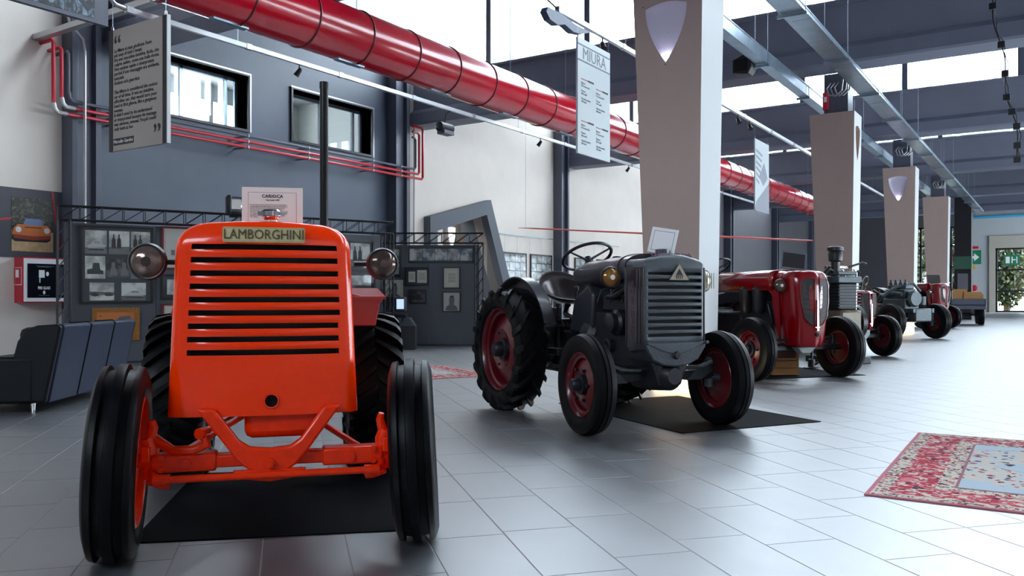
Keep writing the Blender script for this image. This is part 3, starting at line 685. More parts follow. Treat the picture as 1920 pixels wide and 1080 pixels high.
for a in (0.16, 0.84):
    car_poly([(a+0.07*math.cos(R(30*i)), 0.40+0.055*math.sin(R(30*i))) for i in range(12)], 'headlamp', M_wpaper, 0.0236)
# fire hose cabinet
fb = thing('fire_hose_cabinet', 'red fire hose cabinet with a white framed black door on the left wall', 'cabinet', (WX, 6.80, 0.90)); fb.scale = (1, 0.64, 1)
MB().box(0, 0.26, -0.05, 1.07, 0, 0.72).build('case', M_redpipe, fb, bev=0.008)
MB().box(0.26, 0.275, -0.03, 1.05, 0.02, 0.70).build('door_frame', M_wpaper, fb)
MB().box(0.275, 0.28, 0.05, 0.96, 0.08, 0.62).build('door', mat('navy_glass', rgb(10,12,26), 0.15), fb, smooth=0)
MB().box(0.28, 0.284, 0.32, 0.46, 0.40, 0.52).build('hose_pictogram', M_wpaper, fb, smooth=0)
MB().box(0.28, 0.284, 0.335, 0.355, 0.32, 0.40).build('hose_tail', M_wpaper, fb, smooth=0)
MB().lathe([(0,0.035),(0.004,0.035)], (0.28,0.53,0.46), 'x', 16).build('hose_nozzle', M_wpaper, fb)
text('FIRE GLASS', 0.062, M_wpaper, fb, face_M((0.281,0.45,0.235), (0,1,0)), 'lettering', 0.0005, 'CENTER', 0.002)
MB().lathe([(0,0.03),(0.002,0.03)], (0.28,0.45,0.165), 'x', 16).build('seal', M_wpaper, fb)
for z, a, b in ((0.58,0.26,0.7), (0.565,0.3,0.62), (0.115,0.32,0.58)): MB().box(0.28,0.282,a,b,z,z+0.006).build('fine_print', mat('grey_print'), fb, smooth=0)
MB().box(0.28, 0.282, 0.80, 0.92, 0.12, 0.58).build('side_label', mat('slate_label', rgb(60,64,84), 0.4), fb, smooth=0)
MB().box(0.0, 0.02, -0.056, -0.05, 0.30, 0.56).build('plate', M_redpipe, fb)
pl = MB().box(0.03, 0.23, -0.054, -0.05, 0.28, 0.56).build('side_plate', M_wpaper, fb, smooth=0)
MB().box(0.04, 0.22, -0.057, -0.054, 0.29, 0.55).build('plate_ground', M_redpipe, pl, smooth=0)
MB().box(0.06, 0.15, -0.060, -0.057, 0.40, 0.52).build('pictogram', M_wpaper, pl, smooth=0)
# thin red pole hung across
a_, b_ = Vector((-10.66, 16.6, 2.62)), Vector((-5.9, 24.8, 2.60))
rp = thing('red_pole', 'long thin red pole hanging level in front of the left wall', 'pole', a_)
MB().tube([Vector((0,0,0)), (b_-a_)*0.05, (b_-a_)*0.6, (b_-a_)], [0.004, 0.016, 0.03, 0.02], 8).build('shaft', mat('pole_red', rgb(190,70,60), 0.4), rp)
for f in (0.02, 0.98):
    p = (b_-a_)*f; MB().tube([p, (p.x, p.y, ZB0-2.6)], 0.003, 5).build('wire', M_galv, rp)
# ------------------------------------------------------------------ wheels
def front_tyre_mb(Rr, W, ribs=3, rim=0.55, seg=72):
    h = W/2; rr = Rr*rim
    p = [(-h*0.62, rr), (-h*0.80, rr+0.012), (-h*0.98, rr+(Rr-rr)*0.40), (-h*1.0, rr+(Rr-rr)*0.60), (-h*0.92, Rr-0.030), (-h*0.84, Rr-0.012)]
    if ribs == 3:
        p += [(-h*0.80, Rr-0.009), (-h*0.58, Rr-0.004), (-h*0.54, Rr-0.024), (-h*0.24, Rr-0.020), (-h*0.19, Rr+0.002), (0, Rr+0.004)]
    else:
        p += [(-h*0.6, Rr-0.006), (-h*0.3, Rr), (-h*0.26, Rr-0.010), (-h*0.20, Rr-0.010), (-h*0.16, Rr+0.002), (0, Rr+0.003)]
    full = p + [(-x, r) for x, r in p[-2::-1]]
    return MB().lathe(full, (0,0,0), 'x', seg, closed=True)
def rear_tyre_mb(Rr, W, lugs=22, rim=0.60, lh=0.032, seg=66):
    h = W/2; rr = Rr*rim; Rb = Rr-lh
    p = [(-h*0.60, rr), (-h*0.85, rr+0.02), (-h*0.98, rr+(Rb-rr)*0.45), (-h*0.96, Rb-0.045), (-h*0.82, Rb-0.014), (-h*0.45, Rb-0.002), (0, Rb)]
    full = p + [(-x, r) for x, r in p[-2::-1]]
    mb = MB().lathe(full, (0,0,0), 'x', seg, closed=True)
    pitch = 2*math.pi/lugs
    for s in (-1, 1):
        for k in range(lugs):
            a0 = k*pitch + (pitch/2 if s > 0 else 0)
            st = [(0.02, 0.0, Rr-0.002, 0.012), (0.40, 0.40, Rr, 0.016), (0.80, 0.82, Rr-0.006, 0.021), (0.985, 0.98, Rr-0.032, 0.025), (1.02, 1.02, Rr-0.085, 0.024)]
            vs = []
            for (fx, fa, rt, wd) in st:
                a = a0 + fa*pitch*0.95
                for (da, r) in ((-wd*1.5/Rr, rt-lh*1.5), (-wd/Rr, rt), (wd/Rr, rt), (wd*1.5/Rr, rt-lh*1.5)):
                    vs.append((s*fx*h, r*math.cos(a+da), r*math.sin(a+da)))
            fs = []
            for q in range(len(st)-1):
                for e in range(3):
                    A = q*4+e; f = (A, A+1, A+5, A+4)
                    fs.append(f if s < 0 else f[::-1])
            fs.append((0,3,2,1) if s < 0 else (0,1,2,3)); n = len(st)*4
            fs.append((n-4,n-3,n-2,n-1) if s < 0 else (n-1,n-2,n-3,n-4))
            mb.add(vs, fs)
    return mb
def rim_mb(rr, W, inner=0.0, dish=0.03, out=1):
    """rolled rim well and pressed disc; out = side (+1/-1) to which the disc bulges"""
    h = W/2*0.62
    prof = [(-h, rr+0.006), (-h-0.008, rr-0.002), (-h, rr-0.012), (-h*0.6, rr-0.02), (-h*0.5, rr-0.042), (h*0.5, rr-0.042), (h*0.6, rr-0.02), (h, rr-0.012), (h+0.008, rr-0.002), (h, rr+0.006)]
    mb = MB().lathe(prof, (0,0,0), 'x', 56, closed=True)
    o = out
    d = [(o*0.0, rr-0.04), (o*(0.004), rr*0.80), (o*(dish), rr*0.62), (o*(dish+0.012), rr*0.50), (o*(dish*0.7), rr*0.38), (o*(dish*0.7), 0.0)]
    e = [(x-o*0.010, r) for x, r in d[::-1]]
    mb.lathe(d+e, (0,0,0), 'x', 56)
    return mb
def hub_mb(r, l, out=1, bolts=6, br=None):
    o = out
    mb = MB().lathe([(0, r*1.25), (o*l*0.35, r*1.2), (o*l*0.4, r*0.85), (o*l*0.85, r*0.8), (o*l, r*0.6), (o*l*1.02, 0)], (0,0,0), 'x', 28)
    if br:
        for k in range(bolts):
            a = 2*math.pi*k/bolts
            mb.lathe([(0,0.013),(o*0.03,0.013),(o*0.035,0.0)], (o*0.01, br*math.cos(a), br*math.sin(a)), 'x', 6)
    return mb
WC = {}
def wheel(parent, name, kind, Rr, W, pos, out, tyre_m, rim_m, hub_m, rz=0.0, disc=0.0, ribs=3, lugs=22, phase=0.0, rimf=None, hr=0.055, hl=0.09, camber=0.0):
    key = (kind, Rr, W, out, ribs, disc, hr)
    if key not in WC:
        rimf_ = rimf or (0.55 if kind == 'front' else 0.58)
        t = (front_tyre_mb(Rr, W, ribs, rimf_) if kind == 'front' else rear_tyre_mb(Rr, W, lugs, rimf_)).mesh('tyre', 38)
        rm = rim_mb(Rr*rimf_, W, out=out, dish=0.03 if kind == 'front' else 0.05).mesh('rim', 40)
        hb = hub_mb(hr, hl, out, 6, hr*2.0).mesh('hub', 40)
        WC[key] = (t, rm, hb)
    t, rm, hb = WC[key]
    o = link(name, t, tyre_m, parent, pos, (phase, camber, rz))
    link('rim', rm, rim_m, o, (out*disc, 0, 0)); link('hub', hb, hub_m, o, (out*(disc+0.02), 0, 0))
    return o

def hood_shell(zs, hw, L, rc, zt, Rt, slots=(), xh=0.0, bulge=0.0, barbow=0.0, crown=0.0, xcuts=(), lean=0.0, yk=1.0):
    """shell open at the back and bottom. zs: heights below the top rounding; hw(z): half width"""
    fx = sorted(set([-xh, xh] + list(xcuts) + [0.0])) if xh else [0.0]
    rows = []
    zm_ = max(zs)
    for z in zs: q_ = max(0.0, min(1.0, (z-(zt-Rt))/Rt)); rows.append((z, Rt*(1-math.sqrt(1-q_*q_)), z))
    for a in (8, 16, 24, 32, 40, 48, 56, 64, 72, 81, 90):
        if zt-Rt+Rt*math.sin(R(a)) > zm_+0.004: rows.append((zt-Rt+Rt*math.sin(R(a)), Rt*(1-math.cos(R(a))), None))
    verts = []; tags = None
    for (z, ins, zz) in rows:
        h = hw(z)-ins; y0 = ins*yk + lean*z
        pts = [(-h, L), (-h, L*0.5), (-h, y0+rc+bulge)]
        for a in (15, 30, 45, 60, 75, 90): pts.append((-h+rc-rc*math.cos(R(a)), y0+rc+bulge-rc*math.sin(R(a))))
        inner = h-rc
        xe = min(xh, inner*0.97)
        xs = [-xe, -xe*0.5, 0.0, xe*0.5, xe] if xh else [-inner*0.6, -inner*0.3, 0.0, inner*0.3, inner*0.6]
        bow = 0.0
        if zz is not None and barbow and slots:
            for i in range(len(slots)-1):
                a, b = slots[i][1], slots[i+1][0]
                if a+1e-6 < zz < b-1e-6: bow = -barbow
        for x in xs:
            y = y0 + bulge*min(1.0, abs(x)/inner)**2 + (bow if abs(x) <= xe*0.99 else 0)
            pts.append((x, y))
        for a in (90, 75, 60, 45, 30, 15): pts.append((h-rc+rc*math.cos(R(a)), y0+rc+bulge-rc*math.sin(R(a))))
        pts += [(h, y0+rc+bulge), (h, L*0.5), (h, L)]
        cz = [(z + (crown*(1-(p[0]/max(h,0.01))**2) if zz is None else 0)) for p in pts]
        verts.append([(p[0], p[1], c) for p, c in zip(pts, cz)])
    n = len(verts[0]); mb = MB(); flat = [p for r_ in verts for p in r_]
    fs = []
    for r_ in range(len(rows)-1):
        zm = (rows[r_][0]+rows[r_+1][0])/2
        for i in range(n-1):
            xm = (verts[r_][i][0]+verts[r_][i+1][0])/2; ym = verts[r_][i][1]
            if any(a-1e-6 < zm < b+1e-6 for a, b in slots) and abs(xm) < xh and ym < 0.3 and 8 < i < n-9: continue
            A = r_*n+i
            fs.append((A, A+1, A+1+n, A+n))
    top = (len(rows)-1)*n
    for i in range(n//2-1+(n % 2)):
        a, b, c, d = top+i, top+i+1, top+n-2-i, top+n-1-i
        if b == c: fs.append((a, b, d))
        elif b < c: fs.append((a, b, c, d))
    mb.add(flat, fs)
    return mb

def headlamp(parent, pos, r, aim, shell_m, lens_m, arm=None, name='headlamp', depth=0.10, ring_m=None):
    """lamp facing -y rotated by aim (about z)"""
    M = Matrix.Translation(pos) @ Matrix.Rotation(aim, 4, 'Z')
    prof = [(0.0, r*0.80), (-0.004, r*0.96), (0.012, r*1.05), (0.028, r*1.0), (depth*0.55, r*0.80), (depth*0.85, r*0.48), (depth, r*0.15), (depth*1.01, 0)]
    h = MB().lathe(prof, (0,0,0), 'y', 40, M=M)
    o = h.build(name, shell_m, parent, smooth=45)
    lens = [(0.010, r*0.93), (-0.010, r*0.80), (-0.022, r*0.45), (-0.026, 0.0)]
    MB().lathe(lens, (0,0,0), 'y', 40, M=M).build('lens', lens_m, o, smooth=60)
    MB().lathe([(-0.028, 0.0), (-0.027, r*0.25), (-0.020, r*0.28), (-0.018, r*0.30)], (0,0,0), 'y', 20, M=M).build('bulb_shield', ring_m or M_chrome, o, smooth=40)
    if arm: MB().tube([Vector(pos)+Vector((0,depth*0.4,0))] + [Vector(a) for a in arm], 0.010, 8).build('lamp_bracket', M_black, o)
    return o
def steering_wheel(parent, c, r, tilt, m_, col_to, seg=40, spokes=3, rz=0.0):
    N = Matrix.Rotation(rz, 3, 'Z') @ Vector((0, math.sin(tilt), math.cos(tilt)))
    c = Vector(c)
    o = MB().ring(c, r, 0.014, N, 48, 8).build('steering_wheel', m_, parent)
    u = N.orthogonal().normalized(); v = N.cross(u)
    for k in range(spokes):
        a = 2*math.pi*k/spokes+0.5
        MB().tube([c-N*0.04, c+(u*math.cos(a)+v*math.sin(a))*r*0.98], [0.011, 0.008], 8).build('spoke', m_, o)
    MB().tube([c-N*0.06, c-N*0.01], [0.03, 0.03], 14).build('boss', m_, o)
    MB().tube([c-N*0.05, Vector(col_to)], 0.018, 10).build('steering_column', m_, parent)
    return o
def seat_pan(parent, c, s, m_, rz=0.0, under=None):
    """pressed steel bucket seat: dished shell with raised back"""
    M = Matrix.Translation(c) @ Matrix.Rotation(rz, 4, 'Z')
    vs = []; fs = []; nr, na = 8, 28
    for i in range(nr+1):
        t = i/nr
        for k in range(na):
            a = 2*math.pi*k/na; x = math.cos(a); y = math.sin(a)
            rx = 0.23*s*t; ry = 0.20*s*t
            back = max(0, y)
            z = 0.10*t**2.2 + back*0.17*t**2.6 - max(0, -y)*0.07*t**2
            vs.append((x*rx, y*ry*(1+0.15*back), z*s))
    for i in range(nr):
        for k in range(na): fs.append((i*na+k, i*na+(k+1)%na, (i+1)*na+(k+1)%na, (i+1)*na+k))
    o = MB().add(vs, fs, M).build('seat', m_, parent, smooth=60, solid=0.006)
    edge = [M @ Vector(vs[nr*na+k]) for k in range(na)] + [M @ Vector(vs[nr*na])]
    MB().tube(edge, 0.007, 6).build('rolled_edge', m_, o)
    if under: MB().tube([Vector(c)+Vector((0,0,0.0)), Vector(c)+Vector((0,0.06,-0.08)), Vector(under)], [0.03,0.02,0.025], 8).build('seat_spring', m_, parent)
    return o
def fender(parent, name, cx, w_, cy, cz, r, a0, a1, m_, lip=0.03, n=24, side=0):
    """arched mudguard: curved sheet with an optional side plate (side = +1/-1) towards the tractor body"""
    outer = [(cy+r*math.cos(R(a0+(a1-a0)*i/n)), cz+r*math.sin(R(a0+(a1-a0)*i/n))) for i in range(n+1)]
    inn = [(cy+(r-0.012)*math.cos(R(a0+(a1-a0)*i/n)), cz+(r-0.012)*math.sin(R(a0+(a1-a0)*i/n))) for i in range(n+1)]
    mb = MB(); vs = []; fs = []
    for (oy, oz), (iy, iz) in zip(outer, inn):
        vs += [(cx-w_/2,oy,oz),(cx+w_/2,oy,oz),(cx+w_/2,iy,iz),(cx-w_/2,iy,iz)]
    for i in range(n):
        for e in range(4): A=i*4+e; B=i*4+(e+1)%4; fs.append((A,B,B+4,A+4) if a1 < a0 else (B,A,A+4,B+4))
    fs += [(0,1,2,3),(n*4+3,n*4+2,n*4+1,n*4)]
    mb.add(vs, fs)
    o = mb.build(name, m_, parent, smooth=30)
    if side:
        x = cx+side*w_/2
        MB().prism(outer, 'yz', x-0.006, x+0.006).build('side_plate', m_, o, smooth=20)
    return o
def block(parent, name, m_, *boxes, bev=0.012):
    mb = MB()
    for b in boxes: mb.box(*b)
    return mb.build(name, m_, parent, bev=bev, smooth=30)
def tubep(parent, name, m_, path, r, seg=12):
    return MB().tube(path, r, seg).build(name, m_, parent, smooth=50)
M_lens = mat('clear_lens', rgb(112,94,86), 0.12, metal=0.5, var=0.25, scale=20)
M_lensd = mat('dim_lens', rgb(82,66,60), 0.10, metal=0.5, var=0.2, scale=14)
M_lensy = mat('amber_lens', rgb(140,100,50), 0.15, metal=0.4, var=0.2, scale=20)
M_lensw = mat('ribbed_pale_lens', rgb(186,182,160), 0.2, metal=0.3)

# ------------------------------------------------------------------ orange tractor
c0 = cw(-0.96, 3.33)
T1 = thing('tractor', 'bright orange vintage tractor with a slotted front grille and tall black exhaust, nearest the viewer', 'tractor', c0, YAW+R(14.3))
wheel(T1, 'front_wheel', 'front', 0.37, 0.175, (-0.555, 0, 0.37), -1, M_rubber, M_orange2, M_orange2, R(4.5), camber=R(3), disc=-0.02, rimf=0.66, hr=0.05)
wheel(T1, 'front_wheel', 'front', 0.37, 0.175, (0.572, 0, 0.37), 1, M_rubber, M_orange2, M_orange2, R(-9), camber=R(-3), disc=-0.03, rimf=0.66, hr=0.05, hl=0.04)
wheel(T1, 'rear_wheel', 'rear', 0.455, 0.30, (-0.52, 1.50, 0.453), -1, M_rubber, M_orange2, M_orange2, lugs=26)
wheel(T1, 'rear_wheel', 'rear', 0.455, 0.30, (0.52, 1.50, 0.453), 1, M_rubber, M_orange2, M_orange2, lugs=26, phase=0.1)
# hood with nine slots
zb, zt = 0.535, 1.290
slot_c = [1.193-0.0513*k for k in range(9)]
slots = sorted([(c-0.0108, c+0.0108) for c in slot_c])
zs = [zb, zb+0.03, 0.60, 0.66, 0.72]
for (a, b) in slots: zs += [a, (a+b)/2, b]
for i in range(8): a, b = slots[i][1], slots[i+1][0]; zs += [a+(b-a)*0.25, (a+b)/2, a+(b-a)*0.75]
zs = sorted(set(round(z, 5) for z in zs))
hw1 = lambda z: 0.364-0.034*(z-zb)/(zt-zb)
hood = hood_shell(zs, hw1, 1.15, 0.055, zt, 0.105, slots, 0.288, 0.028, 0.006, crown=0.010, yk=0.6).build('hood', M_orange, T1, (-0.022, -0.06, 0), smooth=50, solid=0.008)
MB().box(-0.315, 0.315, -0.005, 0.0, 0.70, 1.215).build('radiator_core', M_dark, hood, (0, 0.062, 0))  # black sheet puts the shade behind the slots into its colour
# starting handle hole below the slots
cut = MB().lathe([(-0.2, 0.027), (0.3, 0.027)], (0.005, 0, 0.592), 'y', 24).build('cutter', M_dark, None, smooth=0)
cut.matrix_world = Matrix.Identity(4)
cut.parent = T1
md = hood.modifiers.new('hole', 'BOOLEAN'); md.operation = 'DIFFERENCE'; md.object = cut; md.solver = 'EXACT'
dg = bpy.context.evaluated_depsgraph_get(); dg.update()
nm = bpy.data.meshes.new_from_object(hood.evaluated_get(dg)); hood.modifiers.clear(); hood.data = nm; bpy.data.objects.remove(cut)
nm.set_sharp_from_angle(angle=R(50))
MB().ring((0.027, 0.0, 0.592), 0.028, 0.0045, (0,1,0), 24, 6).build('hole_rim', M_orange2, hood)
MB().tube([(0.027,0.03,0.592),(0.027,0.045,0.592)], 0.035, 20).build('hole_backing', M_dark, hood)  # black disc paints the shade inside the hole
bd = MB().prism([(-0.155,-0.024),(-0.150,-0.030),(0.150,-0.030),(0.155,-0.024),(0.155,0.024),(0.150,0.030),(-0.150,0.030),(-0.155,0.024)], 'xz', -0.006, 0.0).build('name_badge', M_brass, hood, (0, 0.002, 1.240))
MB().prism([(-0.147,-0.023),(0.147,-0.023),(0.147,0.023),(-0.147,0.023)], 'xz', -0.0068, -0.006).build('badge_field', mat('badge_field', rgb(196,182,140), 0.5, metal=0.3), bd)
text('LAMBORGHINI', 0.054, M_brassd, bd, face_M((0, -0.008, 0.0), (1,0,0)), 'lettering', 0.003, 'CENTER', 0.0, sx=0.84)
# radiator cap
cap = MB().lathe([(-0.02,0.030),(0.012,0.026),(0.018,0.032),(0.026,0.034),(0.028,0.046),(0.046,0.046),(0.054,0.036),(0.056,0)], (0.0,0.08,zt+0.008), 'z', 32).build('radiator_cap', M_chrome, T1)
for k in range(16):
    a = 2*math.pi*k/16; MB().cbox((0.047*math.cos(a), 0.08+0.047*math.sin(a), zt+0.045), (0.012,0.012,0.016)).build('knurl', M_chrome, cap)
tubep(T1, 'exhaust_pipe', mat('exhaust_black', rgb(10,11,16), 0.3, spec=0.3), [(0.225, 0.62, 1.1), (0.225, 0.62, 2.02)], 0.020, 20)
MB().lathe([(-0.03,0.0215),(0.0,0.0215)], (0.225,0.62,2.02), 'z', 20).build('exhaust_tip', mat('exhaust_black'), T1)
headlamp(T1, (-0.46, 0.02, 1.135), 0.070, R(-4), M_black, M_lens, arm=[(-0.40,0.06,1.135),(-0.33,0.06,1.135)], ring_m=M_lensd)
headlamp(T1, (0.445, 0.02, 1.135), 0.064, R(5), M_black, M_lensd, arm=[(0.39,0.06,1.135),(0.33,0.06,1.135)], ring_m=M_lensd)
# front axle, cradle and steering
block(T1, 'front_axle', M_orange2, (-0.44,0.44,-0.035,0.035,0.335,0.385), bev=0.008)
for s in (-1, 1): block(T1, 'axle_sleeve', M_orange2, (min(s*0.44,s*0.20),max(s*0.44,s*0.20),-0.045,0.045,0.325,0.395), bev=0.01)
arcp = [(-0.27,0.57)] + [(-0.135-0.0, 0.385), (-0.10,0.345), (-0.06,0.318), (0,0.308), (0.06,0.318), (0.10,0.345), (0.135,0.385)] + [(0.27,0.57),(0.205,0.57),(0.115,0.445),(0.075,0.418),(0,0.410),(-0.075,0.418),(-0.115,0.445),(-0.205,0.57)]
MB().prism(arcp, 'xz', -0.085, -0.045).build('axle_cradle', M_orange2, T1, bev=0.010)
MB().prism([(-0.14,0.33),(-0.10,0.295),(0.0,0.282),(0.10,0.295),(0.14,0.33)], 'xz', -0.09, -0.06).build('cradle_skid', M_orange2, T1, bev=0.008)
pb = MB().tube([(0,-0.105,0.355),(0,-0.06,0.355)], [0.018,0.026], 16).build('pivot_bolt', M_orange2, T1)
MB().tube([(0,-0.115,0.355),(0,-0.10,0.355)], 0.012, 6).build('nut', M_orange2, pb)
block(T1, 'sump_drum', M_orange2, (-0.085,0.165,0.04,0.30,0.458,0.60), bev=0.045)
block(T1, 'sump', M_orange2, (-0.10,0.20,-0.02,0.9,0.44,0.60), bev=0.03)
for s in (-1, 1):
    k = MB().tube([(s*0.445,0,0.30),(s*0.445,0,0.42),(s*0.455,0,0.455)], [0.028,0.034,0.030], 16).build('steering_knuckle', M_orange2, T1)
    MB().tube([(s*0.445,0,0.44),(s*0.43,-0.015,0.50),(s*0.435,-0.02,0.525)], [0.020,0.017,0.012], 12).build('king_pin', M_orange2, k)
    MB().tube([(s*0.445,0,0.37),(s*0.575,0,0.37)], [0.030,0.022], 14).build('stub_axle', M_orange2, k)
    MB().tube([(s*0.44,0,0.345),(s*0.425,-0.06,0.315),(s*0.40,-0.10,0.312)], [0.018,0.015,0.02], 12).build('track_arm', M_orange2, k)
    MB().tube([(s*0.45,0,0.29),(s*0.40,-0.02,0.275),(s*0.37,-0.02,0.27)], [0.016,0.014,0.010], 10).build('grease_arm', M_orange2, k)
    MB().cbox((s*0.455,-0.03,0.40), (0.035,0.05,0.06)).build('bracket', M_orange2, k, bev=0.006)
    for z in (0.385, 0.34): MB().tube([(s*0.40,-0.06,z),(s*0.40,-0.03,z)], 0.012, 6).build('bolt', M_orange2, k)
    MB().tube([(s*0.31,-0.055,0.36),(s*0.31,-0.03,0.36)], 0.020, 6).build('axle_bolt', M_orange2, T1)
tubep(T1, 'track_rod', M_orange2, [(-0.40,-0.10,0.312),(0.40,-0.10,0.312)], 0.014)
for s in (-1, 1): MB().tube([(s*0.42,-0.10,0.312),(s*0.36,-0.10,0.312)], 0.021, 12).build('rod_end', M_orange2, T1, smooth=40)
tubep(T1, 'steering_arm', M_orange2, [(-0.43,0.0,0.45),(-0.36,-0.03,0.41),(-0.28,-0.05,0.412),(-0.235,-0.05,0.43),(-0.25,-0.05,0.475)], [0.022,0.018,0.018,0.020,0.016])
tubep(T1, 'drag_link', M_orange2, [(-0.25,-0.05,0.475),(-0.10,0.45,0.52),(0.0,0.9,0.6)], 0.013)
MB().tube([(-0.262,-0.07,0.475),(-0.238,-0.03,0.475)], 0.022, 12).build('ball_joint', M_orange2, T1, smooth=40)
for s in (-1, 1): tubep(T1, 'radius_rod', M_orange2, [(s*0.40,0.03,0.35),(s*0.08,1.0,0.44)], 0.014)
tubep(T1, 'pump_link', M_orange2, [(-0.10,0.3,0.56),(0.0,0.28,0.52),(0.03,0.28,0.51)], 0.010)
# body behind the hood
block(T1, 'gearbox', M_orange2, (-0.14,0.14,0.9,1.75,0.36,0.74), bev=0.03)
tubep(T1, 'rear_axle', M_orange2, [(-0.5,1.5,0.453),(0.5,1.5,0.453)], 0.06)
for s in (-1, 1):
    f = fender(T1, 'mudguard', s*0.445, 0.17, 1.50, 0.45, 0.575, 128, 20, mat('red_orange_guard', rgb(158,22,6), 0.25, coat=0.2), side=-s)
    if s < 0: continue
    MB().prism([(s*0.36,0.84),(s*0.36,1.02),(s*0.555,0.985),(s*0.535,0.955),(s*0.515,0.84)], 'xz', 1.14, 1.155).build('guard_front', mat('red_orange_guard'), f, bev=0.006)
    MB().prism([(1.10,0.985),(1.10,1.0),(1.60,1.05),(1.60,1.03)], 'yz', s*0.36, s*0.565).build('guard_flange', mat('red_orange_guard'), f)
seat_pan(T1, (0, 1.45, 0.86), 1.0, M_orange2, under=(0, 1.3, 0.72))
steering_wheel(T1, (0.0, 1.08, 1.13), 0.19, R(-35), M_black, (0.0, 0.8, 0.85))
# placard standing on the hood
pc = thing('placard', 'white printed placard standing on the orange hood behind the cap', 'sign', T1.matrix_basis @ Vector((0.0, 0.24, zt+0.006)), YAW+R(10))
MB().box(-0.125, 0.125, 0, 0.006, 0, 0.168).build('card', mat('placard_stock', rgb(222,212,206), 0.5), pc, (0,0,0))
fm = MB()
for b in ((-0.100,0.100,0.1455,0.147),(-0.100,0.100,0.010,0.0115)): fm.box(b[0], b[1], -0.0006, 0, b[2], b[3])
for x in (-0.100, 0.0985): fm.box(x, x+0.0015, -0.0006, 0, 0.010, 0.147)
fm.build('border_line', mat('rose_line', rgb(150,120,124), 0.6), pc, smooth=0)
text('CARIOCA', 0.019, M_ink, pc, face_M((0,-0.001,0.130), (1,0,0)), 'heading', 0.0002, 'CENTER', 0.0005, spacing=1.05)
text('Year built 1948', 0.009, M_ink, pc, face_M((0,-0.001,0.114), (1,0,0)), 'date', 0.0002, 'CENTER', 0.0002)
text('It is the first tractor built by Ferruccio Lamborghini\nusing engines and differentials of Morris and military\nvehicles reclaimed from the ARAR company for\nthe recovery of surplus war equipment. Since\nthe first CARIOCA tractors was manufactured with\nan engine which could run on petrol, with a special\nvaporizer, and kerosene, which cost much less\nthan diesel.', 0.0072, M_ink, pc, face_M((-0.092,-0.001,0.068), (1,0,0)), 'small_print', 0.0002, 'LEFT', 0.0, sx=1.02, line=1.02)

# ------------------------------------------------------------------ grey tractor
T2 = thing('tractor', 'worn grey tractor with slatted radiator and maroon wheels in front of the nearest pillar', 'tractor', cw(1.08, 6.31), YAW+R(25))
wheel(T2, 'front_wheel', 'front', 0.365, 0.155, (-0.60, 0, 0.365), -1, M_rubber_d, M_maroon, M_cast, R(-4), ribs=1, disc=0.0, rimf=0.64, hr=0.06, hl=0.10)
wheel(T2, 'front_wheel', 'front', 0.365, 0.155, (0.60, 0, 0.365), 1, M_rubber_d, M_maroon, M_cast, R(-4), ribs=1, disc=0.0, rimf=0.64, hr=0.06, hl=0.10)
wheel(T2, 'rear_wheel', 'rear', 0.54, 0.29, (-0.56, 1.42, 0.541), -1, M_rubber_d, M_maroon, M_cast, lugs=18, disc=0.01, rimf=0.66, hr=0.08, hl=0.12)
wheel(T2, 'rear_wheel', 'rear', 0.54, 0.29, (0.56, 1.42, 0.541), 1, M_rubber_d, M_maroon, M_cast, lugs=18, disc=0.01, rimf=0.66, hr=0.08, hl=0.12)
z0, z1 = 0.69, 1.215
n_sl = 10; pitch = (z1-z0-0.03)/n_sl
slots2 = [(z0+0.02+pitch*k, z0+0.02+pitch*k+pitch*0.42) for k in range(n_sl)]
zs = [0.655]
for (a, b) in slots2: zs += [a, (a+b)/2, b]
for i in range(n_sl-1): a, b = slots2[i][1], slots2[i+1][0]; zs += [a+(b-a)*0.2, (a+b)/2, b-(b-a)*0.2]
zs = sorted(set(round(z, 5) for z in zs+[z1]))
gs = hood_shell(zs, lambda z: 0.262, 0.26, 0.02, 1.275, 0.05, slots2, 0.238, 0.012, 0.006, crown=0.035).build('radiator_shell', M_greyp, T2, (0.0, -0.26, 0), smooth=50, solid=0.006)
MB().box(-0.245, 0.245, 0, 0.004, 0.66, 1.22).build('radiator_core', M_dark, gs, (0, 0.035, 0))  # black sheet paints the shade between the slats
MB().prism([(-0.25,0.66)] + [(-0.25+0.5*i/12, 0.66-0.075*math.sin(math.pi*i/12)) for i in range(1,12)] + [(0.25,0.66)], 'xz', -0.01, 0.25).build('lower_lip', M_greyp, gs, bev=0.006)
MB().prism([(-0.268,0.70)] + [(-0.20,0.70),(0.20,0.70),(0.268,0.70),(0.262,0.66),(0.20,0.57),(0.11,0.53),(0,0.52),(-0.11,0.53),(-0.20,0.57),(-0.262,0.66)], 'xz', -0.02, 0.24).build('chin_casting', mat('pitted_casting', rgb(52,58,66), 0.5, var=0.3, scale=50, bump=0.4), T2, (0,-0.245,-0.03), bev=0.012)
MB().tube([(0,-0.285,0.575),(0,-0.262,0.575)], [0.022,0.034], 18).build('plug', M_cast, T2)
for x in (-0.255, 0.255): MB().tube([(x,-0.262,0.66),(x,-0.30,0.668)], 0.013, 6).build('corner_bolt', M_greyp, T2)
